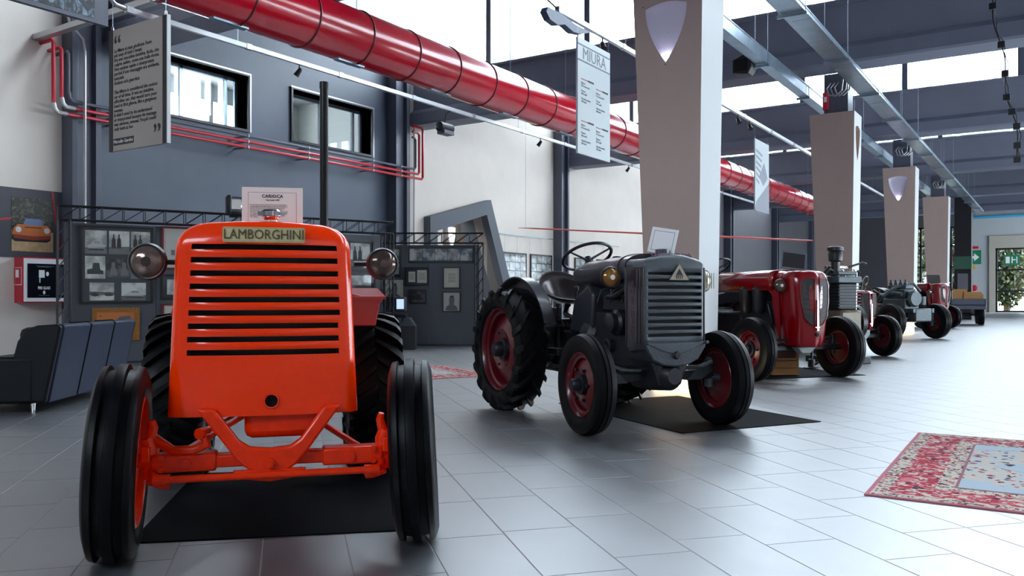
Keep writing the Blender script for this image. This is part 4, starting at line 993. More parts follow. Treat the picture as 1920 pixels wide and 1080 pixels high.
# triangle emblem and header lettering
em = MB().prism([(-0.085,-0.045),(0.085,-0.045),(0.0,0.072)], 'xz', -0.008, 0).build('emblem', mat('pewter_emblem', rgb(150,142,126), 0.4, metal=0.5), T2, (0.02,-0.266,1.165))
text('TTTT', 0.030, M_cast, em, face_M((0,-0.009,-0.026), (1,0,0)), 'emblem_letters', 0.001, 'CENTER', 0.001, sx=0.9)
MB().prism([(-0.03,-0.01),(0.03,-0.01),(0,0.035)], 'xz', -0.010, -0.008).build('inner_triangle', M_cast, em)
text('LAMBORGHINI', 0.056, mat('faded_violet', rgb(96,38,70), 0.5), T2, face_M((0.0,-0.205,1.302), (1,0,0), Vector((0,0.75,0.66))), 'lettering', 0.002, 'CENTER', 0.0012, sx=0.95)
MB().lathe([(0,0.042),(0.03,0.040),(0.032,0.052),(0.062,0.052),(0.066,0.03),(0.067,0)], (0.02,-0.06,1.29), 'z', 18).build('radiator_cap', M_greyp, T2)
# side panel with vertical letters, fuel tank hood
sdp = MB().prism([(-0.245,0.62),(-0.245,1.215),(0.01,1.215),(0.01,1.05),(-0.03,0.66),(-0.06,0.60)], 'yz', -0.272, -0.262).build('side_panel', M_greyd, T2, bev=0.003)
for x in (-0.21,-0.17,-0.03): MB().box(-0.278, -0.272, x, x+0.012, 0.66, 1.20).build('panel_rib', M_greyd, sdp, bev=0.002)
text('B\nO\nR\nG\nH\nI\nN\nI', 0.058, mat('faded_rust', rgb(96,62,66), 0.5), sdp, face_M((-0.273,-0.105,0.90), (0,-1,0)), 'side_lettering', 0.002, 'CENTER', 0.001, line=0.95)
MB().prism([(-0.245,0.62),(-0.245,1.215),(0.01,1.215),(0.01,1.05),(-0.03,0.66),(-0.06,0.60)], 'yz', 0.262, 0.272).build('side_panel', M_greyd, T2, bev=0.003)
def barrel(parent, name, m_, y0, y1, w0, w1, zb0, zb1, zt0, zt1, n=9, e=2.6, seg=36, dent=0.0):
    vs = []; fs = []
    for i in range(n+1):
        t = i/n; hw_ = w0+(w1-w0)*t; a = zb0+(zb1-zb0)*t; b = zt0+(zt1-zt0)*t; y = y0+(y1-y0)*t
        endf = 1.0
        if i == n: endf = 0.80
        if i == n-1: endf = 0.97
        cz, hz = (a+b)/2, (b-a)/2
        for k in range(seg):
            q = 2*math.pi*k/seg; c, s = math.cos(q), math.sin(q)
            x = abs(c)**(2/e)*math.copysign(1, c)*hw_*endf; z = cz+abs(s)**(2/e)*math.copysign(1, s)*hz*endf
            z += dent*math.sin(i*2.1)*0.5*max(0, s)
            vs.append((x, y, z))
    for i in range(n):
        for k in range(seg): fs.append((i*seg+k, (i+1)*seg+k, (i+1)*seg+(k+1)%seg, i*seg+(k+1)%seg))
    fs.append(tuple(range(seg))[::1]); fs.append(tuple(n*seg+k for k in range(seg-1,-1,-1)))
    return MB().add(vs, fs).build(name, m_, parent, smooth=45)
tank = barrel(T2, 'fuel_tank', M_greyd, 0.02, 0.98, 0.258, 0.20, 1.10, 1.06, 1.325, 1.285, dent=0.012)
MB().lathe([(0,0.035),(0.03,0.035),(0.035,0.0)], (0.05,0.62,1.30), 'z', 16).build('filler_cap', M_black, tank)
barrel(T2, 'tank_strap', M_greyp, 0.13, 0.17, 0.262, 0.262, 1.085, 1.085, 1.33, 1.33, n=2)
# engine and gearbox
block(T2, 'engine_block', M_cast, (-0.17,0.17,0.02,0.62,0.46,0.88), (-0.13,0.13,0.10,0.56,0.88,1.02), bev=0.02)
MB().lathe([(-0.04,0.20),(0.0,0.25),(0.10,0.26),(0.14,0.22)], (0,0.62,0.62), 'y', 36).build('flywheel_housing', M_cast, T2)
MB().lathe([(0,0.10),(-0.07,0.10),(-0.09,0.08),(-0.13,0.075),(-0.14,0.05)], (-0.17,0.18,0.80), 'x', 26).build('dynamo', M_cast, T2)
MB().lathe([(0,0.055),(-0.05,0.055),(-0.055,0.035),(-0.10,0.03)], (-0.17,0.34,0.62), 'x', 18).build('oil_filter', M_cast, T2)
tubep(T2, 'fan_belt', M_dark, [(-0.20,0.0,0.95),(-0.215,0.0,0.76),(-0.17,0.0,0.62),(-0.08,0.0,0.60)], 0.014)
tubep(T2, 'water_pipe', M_cast, [(-0.20,0.02,1.10),(-0.22,0.10,1.04),(-0.19,0.28,1.0),(-0.16,0.42,1.0)], 0.022)
tubep(T2, 'exhaust_manifold', M_cast, [(0.16,0.1,0.9),(0.22,0.2,0.88),(0.22,0.6,0.84),(0.2,0.9,0.7)], 0.03)
for y in (0.12, 0.30, 0.48): MB().tube([(-0.10,y,1.02),(-0.10,y,1.07),(-0.17,y+0.02,1.05),(-0.19,y+0.05,0.95)], 0.008, 8).build('fuel_line', M_cast, T2)
block(T2, 'gearbox', M_cast, (-0.15,0.15,0.70,1.65,0.40,0.72), (-0.19,0.19,1.22,1.62,0.34,0.76), bev=0.03)
block(T2, 'gearbox_cover', M_cast, (-0.13,0.13,0.80,1.20,0.72,0.76), (-0.10,0.10,1.25,1.55,0.76,0.80), bev=0.012)
for k in range(8):
    for s in (-1,1): MB().tube([(s*0.12,0.82+0.05*k,0.755),(s*0.12,0.82+0.05*k,0.775)], 0.010, 6).build('cover_bolt', M_cast, T2)
for s in (-1, 1):
    MB().lathe([(0,0.17),(s*0.08,0.14),(s*0.20,0.09),(s*0.34,0.085)], (s*0.17,1.42,0.535), 'x', 28).build('axle_housing', M_cast, T2)
# steering box + dash
MB().prism([(0.75,0.74),(1.02,0.76),(0.86,1.14),(0.66,1.12)], 'yz', -0.09, 0.09).build('steering_housing', M_cast, T2, bev=0.02)
MB().prism([(0.60,0.70),(0.98,0.70),(0.90,0.98),(0.66,1.10),(0.58,1.02)], 'yz', -0.20, 0.20).build('bulkhead', mat('dark_bulkhead', rgb(36,38,46), 0.4, coat=0.2), T2, bev=0.02)
steering_wheel(T2, (0.0, 1.02, 1.345), 0.215, R(30), M_black, (0.0, 0.84, 1.05))
seat_pan(T2, (0.0, 1.36, 0.93), 1.12, mat('seat_steel', rgb(62,54,54), 0.28, metal=0.6, var=0.2), under=(0.0,1.15,0.78))
for (x, y, h, nm_) in ((-0.09,0.98,0.32,'gear_lever'), (0.10,0.95,0.25,'gear_lever'), (-0.17,1.12,0.18,'brake_lever')):
    lv = tubep(T2, nm_, M_black, [(x,y,0.74),(x*1.2,y+0.05,0.74+h*0.6),(x*1.3,y+0.02,0.74+h)], 0.009)
    MB().lathe([(-0.02,0.005),(-0.015,0.02),(0.01,0.022),(0.02,0.008)], (x*1.3,y+0.02,0.74+h+0.01), 'z', 12).build('knob', M_black, lv)
block(T2, 'battery_box', M_cast, (-0.20,-0.10,1.30,1.42,0.80,0.90), bev=0.008); block(T2, 'tool_box', M_cast, (-0.20,-0.11,1.48,1.56,0.80,0.88), bev=0.008); block(T2, 'pedal', M_cast, (-0.30,-0.18,1.0,1.18,0.50,0.56), bev=0.008)
for s in (-1, 1):
    fender(T2, 'mudguard', s*0.455, 0.10, 1.42, 0.55, 0.625, 158, 10, M_greyd, side=-s)
    tubep(T2, 'foot_rest', M_cast, [(s*0.15,0.80,0.42),(s*0.36,0.80,0.42),(s*0.36,0.95,0.42),(s*0.36,1.12,0.46)], 0.014)
headlamp(T2, (-0.40, -0.02, 1.14), 0.078, R(-6), M_black, M_lensy, arm=[(-0.30,0.06,1.12),(-0.25,0.06,1.12)])
hl = headlamp(T2, (0.385, -0.10, 1.12), 0.085, R(20), M_black, M_lensw, arm=[(0.30,0.0,1.12),(0.25,0.0,1.12)])
for k in range(6): MB().box(0.335+0.02*k, 0.339+0.02*k, -0.140, -0.135, 1.06, 1.18).build('lens_rib', M_lensw, hl)
# front axle
block(T2, 'front_axle', M_cast, (-0.52,0.52,-0.035,0.035,0.365,0.435), bev=0.01)
MB().prism([(-0.19,0.56),(-0.12,0.42),(-0.10,0.34),(0.10,0.34),(0.12,0.42),(0.19,0.56)], 'xz', -0.20, 0.10).build('axle_bolster', M_cast, T2, bev=0.025)
MB().lathe([(-0.30,0.06),(-0.24,0.11),(0.0,0.13),(0.14,0.13)], (0,0.05,0.42), 'y', 30).build('front_carrier', M_cast, T2)
for s in (-1, 1):
    k = MB().tube([(s*0.50,0,0.30),(s*0.50,0,0.50),(s*0.50,0,0.53)], [0.035,0.032,0.022], 16).build('steering_knuckle', M_greyp, T2)
    MB().tube([(s*0.50,0,0.365),(s*0.60,0,0.365)], [0.04,0.03], 14).build('stub_axle', M_greyp, k)
    MB().tube([(s*0.50,-0.01,0.47),(s*0.44,-0.10,0.50),(s*0.36,-0.10,0.47),(s*0.20,-0.10,0.46)], [0.018,0.016,0.014,0.012], 10).build('track_arm', M_castg, k)
    MB().prism([(s*0.26,0.36),(s*0.34,0.44),(s*0.50,0.50),(s*0.50,0.42),(s*0.40,0.36)], 'xz', -0.04, 0.03).build('axle_end', M_castg, T2, bev=0.01)
tubep(T2, 'track_rod', M_cast, [(-0.36,-0.10,0.47),(0.36,-0.10,0.47)], 0.012)
# leaning white framed card on the grey hood
pc = thing('placard', 'white framed card leaning on the grey tractor hood', 'sign', T2.matrix_basis @ Vector((0.03, -0.02, 1.325)), YAW+R(8), rot=(R(-14), R(10), YAW+R(-20)))
MB().box(-0.10, 0.10, 0, 0.01, 0, 0.20).build('card', M_wpaper, pc)
fm = MB()
for b in ((-0.078,0.078,0.172,0.175),(-0.078,0.078,0.02,0.023)): fm.box(b[0], b[1], -0.001, 0, b[2], b[3])
for x in (-0.078, 0.075): fm.box(x, x+0.003, -0.001, 0, 0.02, 0.175)
fm.build('border_line', mat('grey_print'), pc, smooth=0)

# ------------------------------------------------------------------ red tractors with rounded noses
def nose_hood(parent, m_, zb_, zt_, hw_, L, Ln, grille=True, y0=-0.30, skirt=1.05, rb=0.05):
    """rounded nose with a long bonnet behind; nose reaches down to zb_, the bonnet sides only to skirt"""
    rows = []; N = 12
    zs_ = [zb_, zb_+0.03, zb_+0.10] + [zb_+0.10+(zt_-0.10-zb_-0.10)*i/8 for i in range(1, 9)]
    for z in zs_:
        t = (z-zb_)/(zt_-zb_); ins = 0.03*(1-min(1, (z-zb_)/0.06)) + 0.05*(1-t)**1.3
        rows.append((z, ins, 0.05*(t-0.55)**2*2))
    for a in (15, 30, 45, 60, 75, 90): rows.append((zt_-0.10+0.10*math.sin(R(a)), 0.11*(1-math.cos(R(a))), 0.05*0.4+0.10*(1-math.cos(R(a)))))
    verts = []
    for (z, ins, by) in rows:
        h = hw_-ins; rc = 0.13
        pts = [(-h, Ln), (-h, Ln*0.45), (-h, rc+by)]
        for a in (15,30,45,60,75): pts.append((-h+rc-rc*math.cos(R(a)), rc+by-rc*math.sin(R(a))*1.0))
        for x in (-1,-0.62,-0.12,0,0.12,0.62,1): pts.append((x*(h-rc), by - 0.035*(1-x*x)))
        for a in (75,60,45,30,15): pts.append((h-rc+rc*math.cos(R(a)), rc+by-rc*math.sin(R(a))))
        pts += [(h, rc+by), (h, Ln*0.45), (h, Ln)]
        verts.append([(p[0], p[1]+y0, z) for p in pts])
    n = len(verts[0]); fs = []
    for r_ in range(len(rows)-1):
        for i in range(n-1): A = r_*n+i; fs.append((A, A+1, A+1+n, A+n))
    top = (len(rows)-1)*n
    for i in range(n//2-1+(n%2)):
        a, b, c, d = top+i, top+i+1, top+n-2-i, top+n-1-i
        if b < c: fs.append((a, b, c, d))
        elif b == c: fs.append((a, b, d))
    o = MB().add([p for r_ in verts for p in r_], fs).build('nose_cowl', m_, parent, smooth=55, solid=0.008)
    # bonnet behind
    hb = hw_-0.0; sec_ = [(-hb, skirt)] + [(-hb+0.10-0.10*math.cos(R(a)), zt_-0.10+0.10*math.sin(R(a))) for a in (0,20,40,60,80)] + [(-hb+0.14, zt_+0.004), (0, zt_+0.014), (hb-0.14, zt_+0.004)] + [(hb-0.10+0.10*math.cos(R(a)), zt_-0.10+0.10*math.sin(R(a))) for a in (80,60,40,20,0)] + [(hb, skirt)]
    vs = []; m2 = len(sec_)
    ys = [Ln+y0-0.01, Ln+y0+0.1, L*0.5+y0, L+y0-0.03, L+y0]
    for q, yy in enumerate(ys):
        k = 1.0 if q < 3 else (0.97 if q == 3 else 0.90)
        vs += [(p[0]*k, yy, skirt+(p[1]-skirt)*k) for p in sec_]
    fs = [(q*m2+i, q*m2+i+1, (q+1)*m2+i+1, (q+1)*m2+i) for q in range(len(ys)-1) for i in range(m2-1)]
    fs = [f[::-1] for f in fs]
    fs.append(tuple((len(ys)-1)*m2+i for i in range(m2)))
    b = MB().add(vs, fs).build('bonnet', m_, parent, smooth=50, solid=0.006)
    for s in (-1, 1):
        sk = [(Ln+y0-0.02, skirt+0.02), (Ln+y0+0.10, skirt+0.01), (Ln+y0+0.02, skirt-0.05), (Ln+y0-0.03, skirt-0.35), (Ln+y0-0.12, zb_+0.05), (Ln+y0-0.14, zb_+0.05), (Ln+y0-0.10, skirt+0.02)]
        MB().prism(sk, 'yz', s*(hw_-0.012), s*(hw_-0.004)).build('side_flare', m_, o, smooth=0)
    if grille:
        for s in (-1, 1):
            g = [(0.035,0.30),(0.165,0.30),(0.205,0.22),(0.200,0.02),(0.165,-0.16),(0.10,-0.24),(0.035,-0.27)]
            mb = MB(); zc = (zb_+zt_)/2+0.06
            sc = (zt_-zb_)/0.85
            g3 = [(s*a*hw_/0.27, zc+b*sc*0.92) for a, b in g]
            # follow the convex nose: two layers, recess frame and mesh
            def yf(x, z): return y0 - 0.035*(1-(x/(hw_-0.13))**2 if abs(x) < hw_-0.13 else 0) + 0.05*((z-zb_)/(zt_-zb_)-0.55)**2*2 + (0 if abs(x) < hw_-0.13 else 0.13-math.sqrt(max(0, 0.13**2-(abs(x)-hw_+0.13)**2)))
            vs = [(x, yf(x, z)-0.006, z) for x, z in g3] + [(x, yf(x, z)+0.03, z) for x, z in g3]
            k = len(g3); fs = [tuple(range(k)) if s < 0 else tuple(range(k-1,-1,-1))] + [(i, (i+1)%k, (i+1)%k+k, i+k) for i in range(k)]
            gm = MB().add(vs, fs).build('grille_mesh', mat('grille_black', rgb(14,14,16), 0.6), o, smooth=0)
            loop = [Vector((x, yf(x, z)-0.007, z)) for x, z in g3]; loop.append(loop[0])
            MB().tube(loop, 0.007, 6).build('grille_frame', m_, gm)
            for q in range(7):
                zz = zc-0.20+0.06*q
                MB().tube([(s*0.045*hw_/0.27, yf(s*0.045, zz)-0.008, zz), (s*0.175*hw_/0.27, yf(s*0.175*hw_/0.27, zz)-0.008, zz+0.02)], 0.0022, 4).build('grille_wire', M_cast, gm)
        MB().prism([(-0.012,-0.24),(0.012,-0.24),(0.010,0.12),(-0.010,0.12)], 'xz', -0.012, 0.0).build('chrome_strip', M_chrome, o, (0, y0-0.036, (zb_+zt_)/2-0.02))
        MB().cbox((0,0,0), (0.07,0.012,0.022)).build('chrome_badge', M_chrome, o, (0, y0-0.036, (zb_+zt_)/2-0.22), bev=0.006)
        MB().tube([(0,-0.01,0),(0,0.02,0)], 0.022, 16).build('crank_hole', M_dark, o, (0, y0-0.030, zb_+0.15))  # solid black disc, the dark of a hole put into its colour
    return o
def red_tractor(loc, rz, label, Rf, Rrr, track, rtrack, zb_, zt_, hw_, L, lamps, detail=True, lamp_z=1.13, wb=1.75, column=True):
    T = thing('tractor', label, 'tractor', loc, rz)
    for s in (-1, 1):
        wheel(T, 'front_wheel', 'front', Rf, 0.17, (s*track/2, 0, Rf), s, M_rubber_d, M_maroon, M_cast, R(-3), ribs=1, rimf=0.58, hr=0.07)
        wheel(T, 'rear_wheel', 'rear', Rrr, 0.30, (s*rtrack/2, wb, Rrr-0.005), s, M_rubber_d, M_maroon, M_cast, lugs=20, rimf=0.62, hr=0.09)
    nose_hood(T, M_cred, zb_, zt_, hw_, L, 0.42, True, skirt=zt_-0.24)
    block(T, 'front_axle', M_cast, (-track/2+0.1, track/2-0.1, -0.04, 0.04, Rf-0.03, Rf+0.04), bev=0.01)
    MB().prism([(-0.16,zb_+0.10),(0.16,zb_+0.10),(0.16,Rf+0.03),(0.06,Rf-0.06),(-0.06,Rf-0.06),(-0.16,Rf+0.03)], 'xz', -0.16, -0.05).build('axle_bracket', mat('pale_bracket', rgb(140,150,146), 0.5, var=0.2), T, bev=0.012)
    for s in (-1, 1):
        k = MB().tube([(s*(track/2-0.12),0,Rf-0.08),(s*(track/2-0.12),0,Rf+0.15)], 0.032, 14).build('steering_knuckle', M_cast, T)
        MB().tube([(s*(track/2-0.12),0,Rf),(s*track/2,0,Rf)], 0.035, 12).build('stub_axle', M_cast, k)
        MB().tube([(s*(track/2-0.12),0,Rf+0.12),(s*0.25,-0.08,Rf+0.10),(0,-0.08,Rf+0.10)], 0.015, 8).build('track_arm', M_cast, k)
    block(T, 'engine_block', M_cast, (-0.17,0.17,0.15,0.85,0.48,0.95), (-0.12,0.12,0.2,0.8,0.95,zt_-0.2), bev=0.02)
    for y in (0.42, 0.66): MB().lathe([(-0.16,0.05),(-0.12,0.075),(0.14,0.08),(0.18,0.05)], (-0.24,y,0.95), 'z', 20).build('filter_bowl', M_cast if y < 0.5 else M_black, T)
    MB().lathe([(-0.05,0.12),(0.0,0.14),(0.05,0.12)], (0.0,0.12,0.72), 'y', 24).build('fan_pulley', M_black, T)
    tubep(T, 'water_pipe', M_black, [(-0.14,0.30,0.55),(-0.2,0.22,0.7),(-0.19,0.3,0.9)], 0.02)
    tubep(T, 'fuel_line', M_cast, [(-0.2,0.5,1.1),(-0.22,0.7,0.9),(-0.2,0.9,0.7)], 0.01)
    block(T, 'gearbox', M_cast, (-0.17,0.17,0.85,1.95,0.40,0.80), (-0.24,0.24,1.5,1.95,0.42,0.85), bev=0.03)
    for s in (-1,1):
        MB().lathe([(0,0.16),(s*0.1,0.11),(s*(rtrack/2-0.2),0.09)], (s*0.2,wb,Rrr), 'x', 24).build('axle_housing', M_cast, T)
        fender(T, 'mudguard', s*(rtrack/2-0.04), 0.30, wb, Rrr, Rrr+0.09, 150, 20, M_cast, side=-s)
    block(T, 'tank_end', M_castg, (-hw_+0.01, hw_-0.01, L-0.32, L-0.20, zt_-0.26, zt_-0.02), bev=0.04)
    block(T, 'tool_box', mat('yellow_box', rgb(200,150,30), 0.5), (-0.40,-0.28,1.20,1.34,0.86,0.98), bev=0.01)
    seat_pan(T, (0.0, wb+0.05, 1.0), 1.1, M_black, under=(0.0, wb-0.1, 0.84))
    if column: steering_wheel(T, (0.0, L+0.05, zt_+0.10), 0.20, R(32), M_black, (0.0, L-0.25, zt_-0.22))
    for s, (lx, ly, lz, lr) in zip((-1, 1), lamps):
        headlamp(T, (lx, ly, lz), lr, R(8*s), M_black, M_lens, arm=[(s*hw_*0.97, ly+0.04, lz)])
    return T
T3 = red_tractor(cw(3.46, 10.15), YAW+R(23), 'dark red tractor with a rounded twin-opening nose and two headlamps, behind the grey tractor', 0.378, 0.62, 1.34, 1.25, 0.40, 1.315, 0.275, 1.55, [(-0.34,-0.10,1.13,0.078),(0.34,-0.10,1.13,0.078)])
pc = thing('placard', 'small silver framed card leaning back on the dark red hood', 'sign', T3.matrix_basis @ Vector((0.02, 0.10, 1.335)), 0, rot=(R(-20), R(8), YAW+R(-10)))
MB().box(-0.15, 0.15, 0, 0.012, 0, 0.23).build('frame', M_galv, pc); MB().box(-0.13, 0.13, -0.002, 0, 0.02, 0.21).build('print', mat('dark_print', rgb(50,46,48), 0.4), pc)
# wooden crate under the red tractor
def crate(loc, rz, label, w_, d_, h_, group=None):
    t = thing('wooden_crate', label, 'crate', loc, rz, group)
    n = 4
    for k in range(n):
        a, b = h_*k/n+0.004, h_*(k+1)/n-0.004
        for s in (-1, 1): MB().box(-w_/2, w_/2, s*d_/2-0.008, s*d_/2+0.008, a, b).build('slat', M_wood, t)
        for s in (-1, 1): MB().box(s*w_/2-0.008, s*w_/2+0.008, -d_/2+0.01, d_/2-0.01, a, b).build('slat', M_wood, t)
    for sx in (-1, 1):
        for sy in (-1, 1): MB().box(sx*w_/2-0.018 if sx > 0 else -w_/2-0.002, w_/2+0.002 if sx > 0 else -w_/2+0.018, sy*d_/2-0.014, sy*d_/2+0.014, 0, h_).build('corner_post', M_wood, t)
    MB().box(-w_/2+0.01, w_/2-0.01, -d_/2+0.01, d_/2-0.01, 0.0, 0.015).build('base_board', M_wood, t)
    return t
cr = crate(cw(3.46, 10.75), YAW+R(4), 'old wooden crate with a dark stencilled patch under the dark red tractor', 0.33, 0.26, 0.375)
MB().box(-0.12, 0.13, -0.142, -0.138, 0.22, 0.33).build('stencil_patch', mat('stencil_red', rgb(70,22,22), 0.6), cr)
MB().box(-0.166, 0.166, -0.131, 0.131, 0.372, 0.38).build('lid', M_wood, cr)
jk = thing('bottle_jack', 'small dark bottle jack standing on the floor beside the wooden crate', 'jack', cw(4.15, 11.6))
MB().lathe([(0,0.11),(0.02,0.11),(0.03,0.05),(0.13,0.045),(0.14,0.02),(0.24,0.018),(0.245,0.03),(0.26,0.03)], (0,0,0), 'z', 20).build('body', M_cast, jk)
MB().tube([(0.05,0,0.06),(0.10,0,0.10)], 0.014, 8).build('handle_socket', M_cast, jk)

# stationary engine with a tall air cleaner
SE = thing('stationary_engine', 'upright dark engine with a tall capped air cleaner between the two dark red tractors', 'engine', cw(4.95, 12.7), YAW+R(20))
block(SE, 'base_frame', M_cast, (-0.30,0.30,-0.35,-0.27,0.0,0.10), (-0.30,0.30,0.30,0.38,0.0,0.10), (-0.30,-0.22,-0.27,0.30,0.0,0.10), (0.22,0.30,-0.27,0.30,0.0,0.10), bev=0.01)
block(SE, 'crankcase', mat('olive_casting', rgb(104,92,76), 0.4, metal=0.3, var=0.2), (-0.20,0.20,-0.28,0.30,0.10,0.80), bev=0.04)
block(SE, 'cylinder_head', M_castg, (-0.22,0.22,-0.25,0.28,1.20,1.30), (-0.18,0.18,-0.2,0.24,1.32,1.38), bev=0.015)
for k in range(8): MB().box(-0.21, 0.21, -0.24, 0.27, 0.83+0.045*k, 0.845+0.045*k).build('cooling_fin', M_cast, SE, bev=0.004)
block(SE, 'cylinder', M_cast, (-0.17,0.17,-0.2,0.23,0.80,1.20), bev=0.02)
MB().lathe([(0,0.07),(0.40,0.065),(0.42,0.10),(0.52,0.11),(0.56,0.09),(0.57,0.12),(0.62,0.12),(0.64,0.06),(0.65,0)], (-0.10,-0.05,1.12), 'z', 24).build('air_cleaner', M_black, SE)
tubep(SE, 'intake_pipe', M_black, [(-0.10,-0.05,1.35),(-0.25,-0.08,1.42),(-0.33,-0.05,1.30),(-0.32,0.0,1.0)], 0.04)
for s, y in ((-1,0.0),(1,0.1),(1,-0.14)):
    tubep(SE, 'push_rod', M_chrome, [(s*0.2,y,0.7),(s*0.22,y,1.36),(s*0.15,y,1.42)], 0.014)
tubep(SE, 'lever', M_black, [(0.20,0.0,1.45),(0.42,-0.05,1.52),(0.48,-0.05,1.50)], 0.016)
tubep(SE, 'rocker_arm', M_chrome, [(-0.2,0.05,1.44),(0.2,0.05,1.44)], 0.025)
MB().lathe([(-0.05,0.24),(-0.04,0.28),(0.04,0.28),(0.05,0.24)], (0.27,0.0,0.60), 'x', 36).build('flywheel', M_black, SE)

T4 = red_tractor(cw(5.66, 13.8), YAW+R(23), 'second dark red tractor with a low rounded nose and a pale headlamp at its side', 0.345, 0.58, 1.25, 1.2, 0.46, 1.10, 0.225, 1.3, [(-0.30,-0.08,0.80,0.07),(0.30,-0.02,0.77,0.075)], column=False)
tubep(T4, 'steering_lever', M_black, [(0.1,0.2,1.1),(0.14,0.1,1.35),(0.12,0.05,1.42)], 0.03)
MB().tube([(0,0.05,1.08),(0,0.25,1.13),(0,0.5,1.10)], [0.10,0.14,0.12], 20).build('silver_tank', M_offw, T4)
tubep(T4, 'lever_bracket', M_black, [(0.18,0.1,0.95),(0.2,0.05,1.25),(0.06,0.1,1.3)], 0.02)
tubep(T4, 'hose', M_black, [(-0.1,0.2,1.1),(-0.05,0.1,1.32),(0.1,0.15,1.34),(0.2,0.2,1.1)], 0.025)

# open grey tractor
T5 = thing('tractor', 'bare grey tractor with an exposed engine and upright steering wheel, behind the third pillar', 'tractor', cw(9.45, 19.7), YAW+R(20))
for s in (-1, 1):
    wheel(T5, 'front_wheel', 'front', 0.415, 0.20, (s*0.68, 0, 0.415), s, M_rubber_d, M_maroon, M_cast, R(-3), ribs=1, rimf=0.52, hr=0.08)
    wheel(T5, 'rear_wheel', 'rear', 0.60, 0.30, (s*0.62, 1.9, 0.595), s, M_rubber_d, M_maroon, M_cast, lugs=20, rimf=0.6, hr=0.09)
block(T5, 'front_axle', M_castg, (-0.58,0.58,-0.05,0.05,0.40,0.48), bev=0.01)
block(T5, 'front_weight', M_castg, (-0.24,0.24,-0.30,-0.05,0.42,0.72), bev=0.02)
block(T5, 'side_rail', M_castg, (-0.32,-0.24,-0.3,1.5,0.62,0.72), (0.24,0.32,-0.3,1.5,0.62,0.72), bev=0.01)
block(T5, 'engine_block', M_castg, (-0.22,0.22,0.05,0.75,0.50,0.95), (-0.18,0.18,0.10,0.70,0.95,1.18), bev=0.03)
block(T5, 'rocker_cover', M_castg, (-0.12,0.12,0.12,0.68,1.18,1.28), bev=0.02)
block(T5, 'gearbox', M_castg, (-0.20,0.20,0.75,2.0,0.42,0.82), bev=0.03)
for k in range(4): MB().lathe([(0,0.05),(0.09,0.045),(0.10,0.03),(0.16,0.025)], (-0.06,0.18+0.15*k,1.24), 'z', 14).build('injector', M_castg, T5)
tubep(T5, 'intake_manifold', M_castg, [(-0.25,0.1,1.05),(-0.30,0.3,1.08),(-0.30,0.7,1.02),(-0.2,0.9,0.9)], 0.05)
tubep(T5, 'exhaust_manifold', M_castg, [(0.24,0.1,1.05),(0.32,0.2,1.06),(0.32,0.6,1.0),(0.25,0.8,0.8)], 0.05)
tubep(T5, 'top_pipe', M_castg, [(-0.45,0.5,1.0),(-0.2,0.35,1.22),(0.15,0.15,1.30),(0.3,0.1,1.12)], 0.035)
MB().lathe([(-0.1,0.09),(0.1,0.09)], (0.30,0.05,0.90), 'z', 18).build('oil_filter', M_castg, T5)
MB().lathe([(-0.06,0.16),(0.0,0.2),(0.06,0.16)], (0.0,-0.02,0.95), 'y', 26).build('fan_pulley', M_castg, T5)
steering_wheel(T5, (-0.28, 1.3, 1.28), 0.235, R(70), mat('brown_rim', rgb(108,88,72), 0.4), (-0.05, 0.85, 1.0), rz=R(30))
seat_pan(T5, (0.0, 1.95, 1.0), 1.1, M_castg, under=(0.0, 1.8, 0.82))
for s in (-1,1):
    k = MB().tube([(s*0.56,0,0.30),(s*0.56,0,0.62)], 0.04, 12).build('steering_knuckle', M_castg, T5)
    MB().tube([(s*0.56,0,0.415),(s*0.68,0,0.415)], 0.04, 12).build('stub_axle', M_castg, k)
    MB().lathe([(0,0.16),(s*0.1,0.11),(s*0.36,0.09)], (s*0.2,1.9,0.6), 'x', 20).build('axle_housing', M_castg, T5)
T6 = red_tractor(cw(13.3, 26.2), YAW+R(25), 'bright red box-nosed tractor half hidden by the third pillar', 0.36, 0.60, 1.25, 1.2, 0.56, 1.42, 0.30, 1.6, [(-0.36,-0.05,1.15,0.07),(0.36,-0.05,1.15,0.07)], column=False)
pc = thing('placard', 'tiny dark card on the hood of the bright red tractor', 'sign', T6.matrix_basis @ Vector((0.0, 0.1, 1.43)), 0, rot=(R(-15), 0, YAW))
MB().box(-0.2, 0.2, 0, 0.012, 0, 0.26).build('card', mat('dark_print'), pc)
# small farm trailer with crates
TR = thing('farm_trailer', 'grey flat farm trailer carrying wooden crates, last in the tractor row', 'trailer', cw(16.15, 29.7), YAW-R(26))
block(TR, 'bed', M_steel, (-0.55,0.55,-0.5,1.8,0.66,0.74), (-0.55,0.55,-0.5,-0.44,0.55,0.92), (-0.55,-0.50,-0.5,1.8,0.66,0.92), (0.50,0.55,-0.5,1.8,0.66,0.92), bev=0.01)
for s in (-1, 1):
    for y in (0.0, 1.4): wheel(TR, 'wheel', 'front', 0.36, 0.22, (s*0.42, y, 0.36), s, M_rubber_d, M_black, M_cast, ribs=1, rimf=0.5)
tubep(TR, 'axle', M_cast, [(-0.4,0,0.36),(0.4,0,0.36)], 0.04); tubep(TR, 'axle', M_cast, [(-0.4,1.4,0.36),(0.4,1.4,0.36)], 0.04)
block(TR, 'spring_block', M_cast, (-0.22,-0.16,-0.3,1.7,0.36,0.66), (0.16,0.22,-0.3,1.7,0.36,0.66))
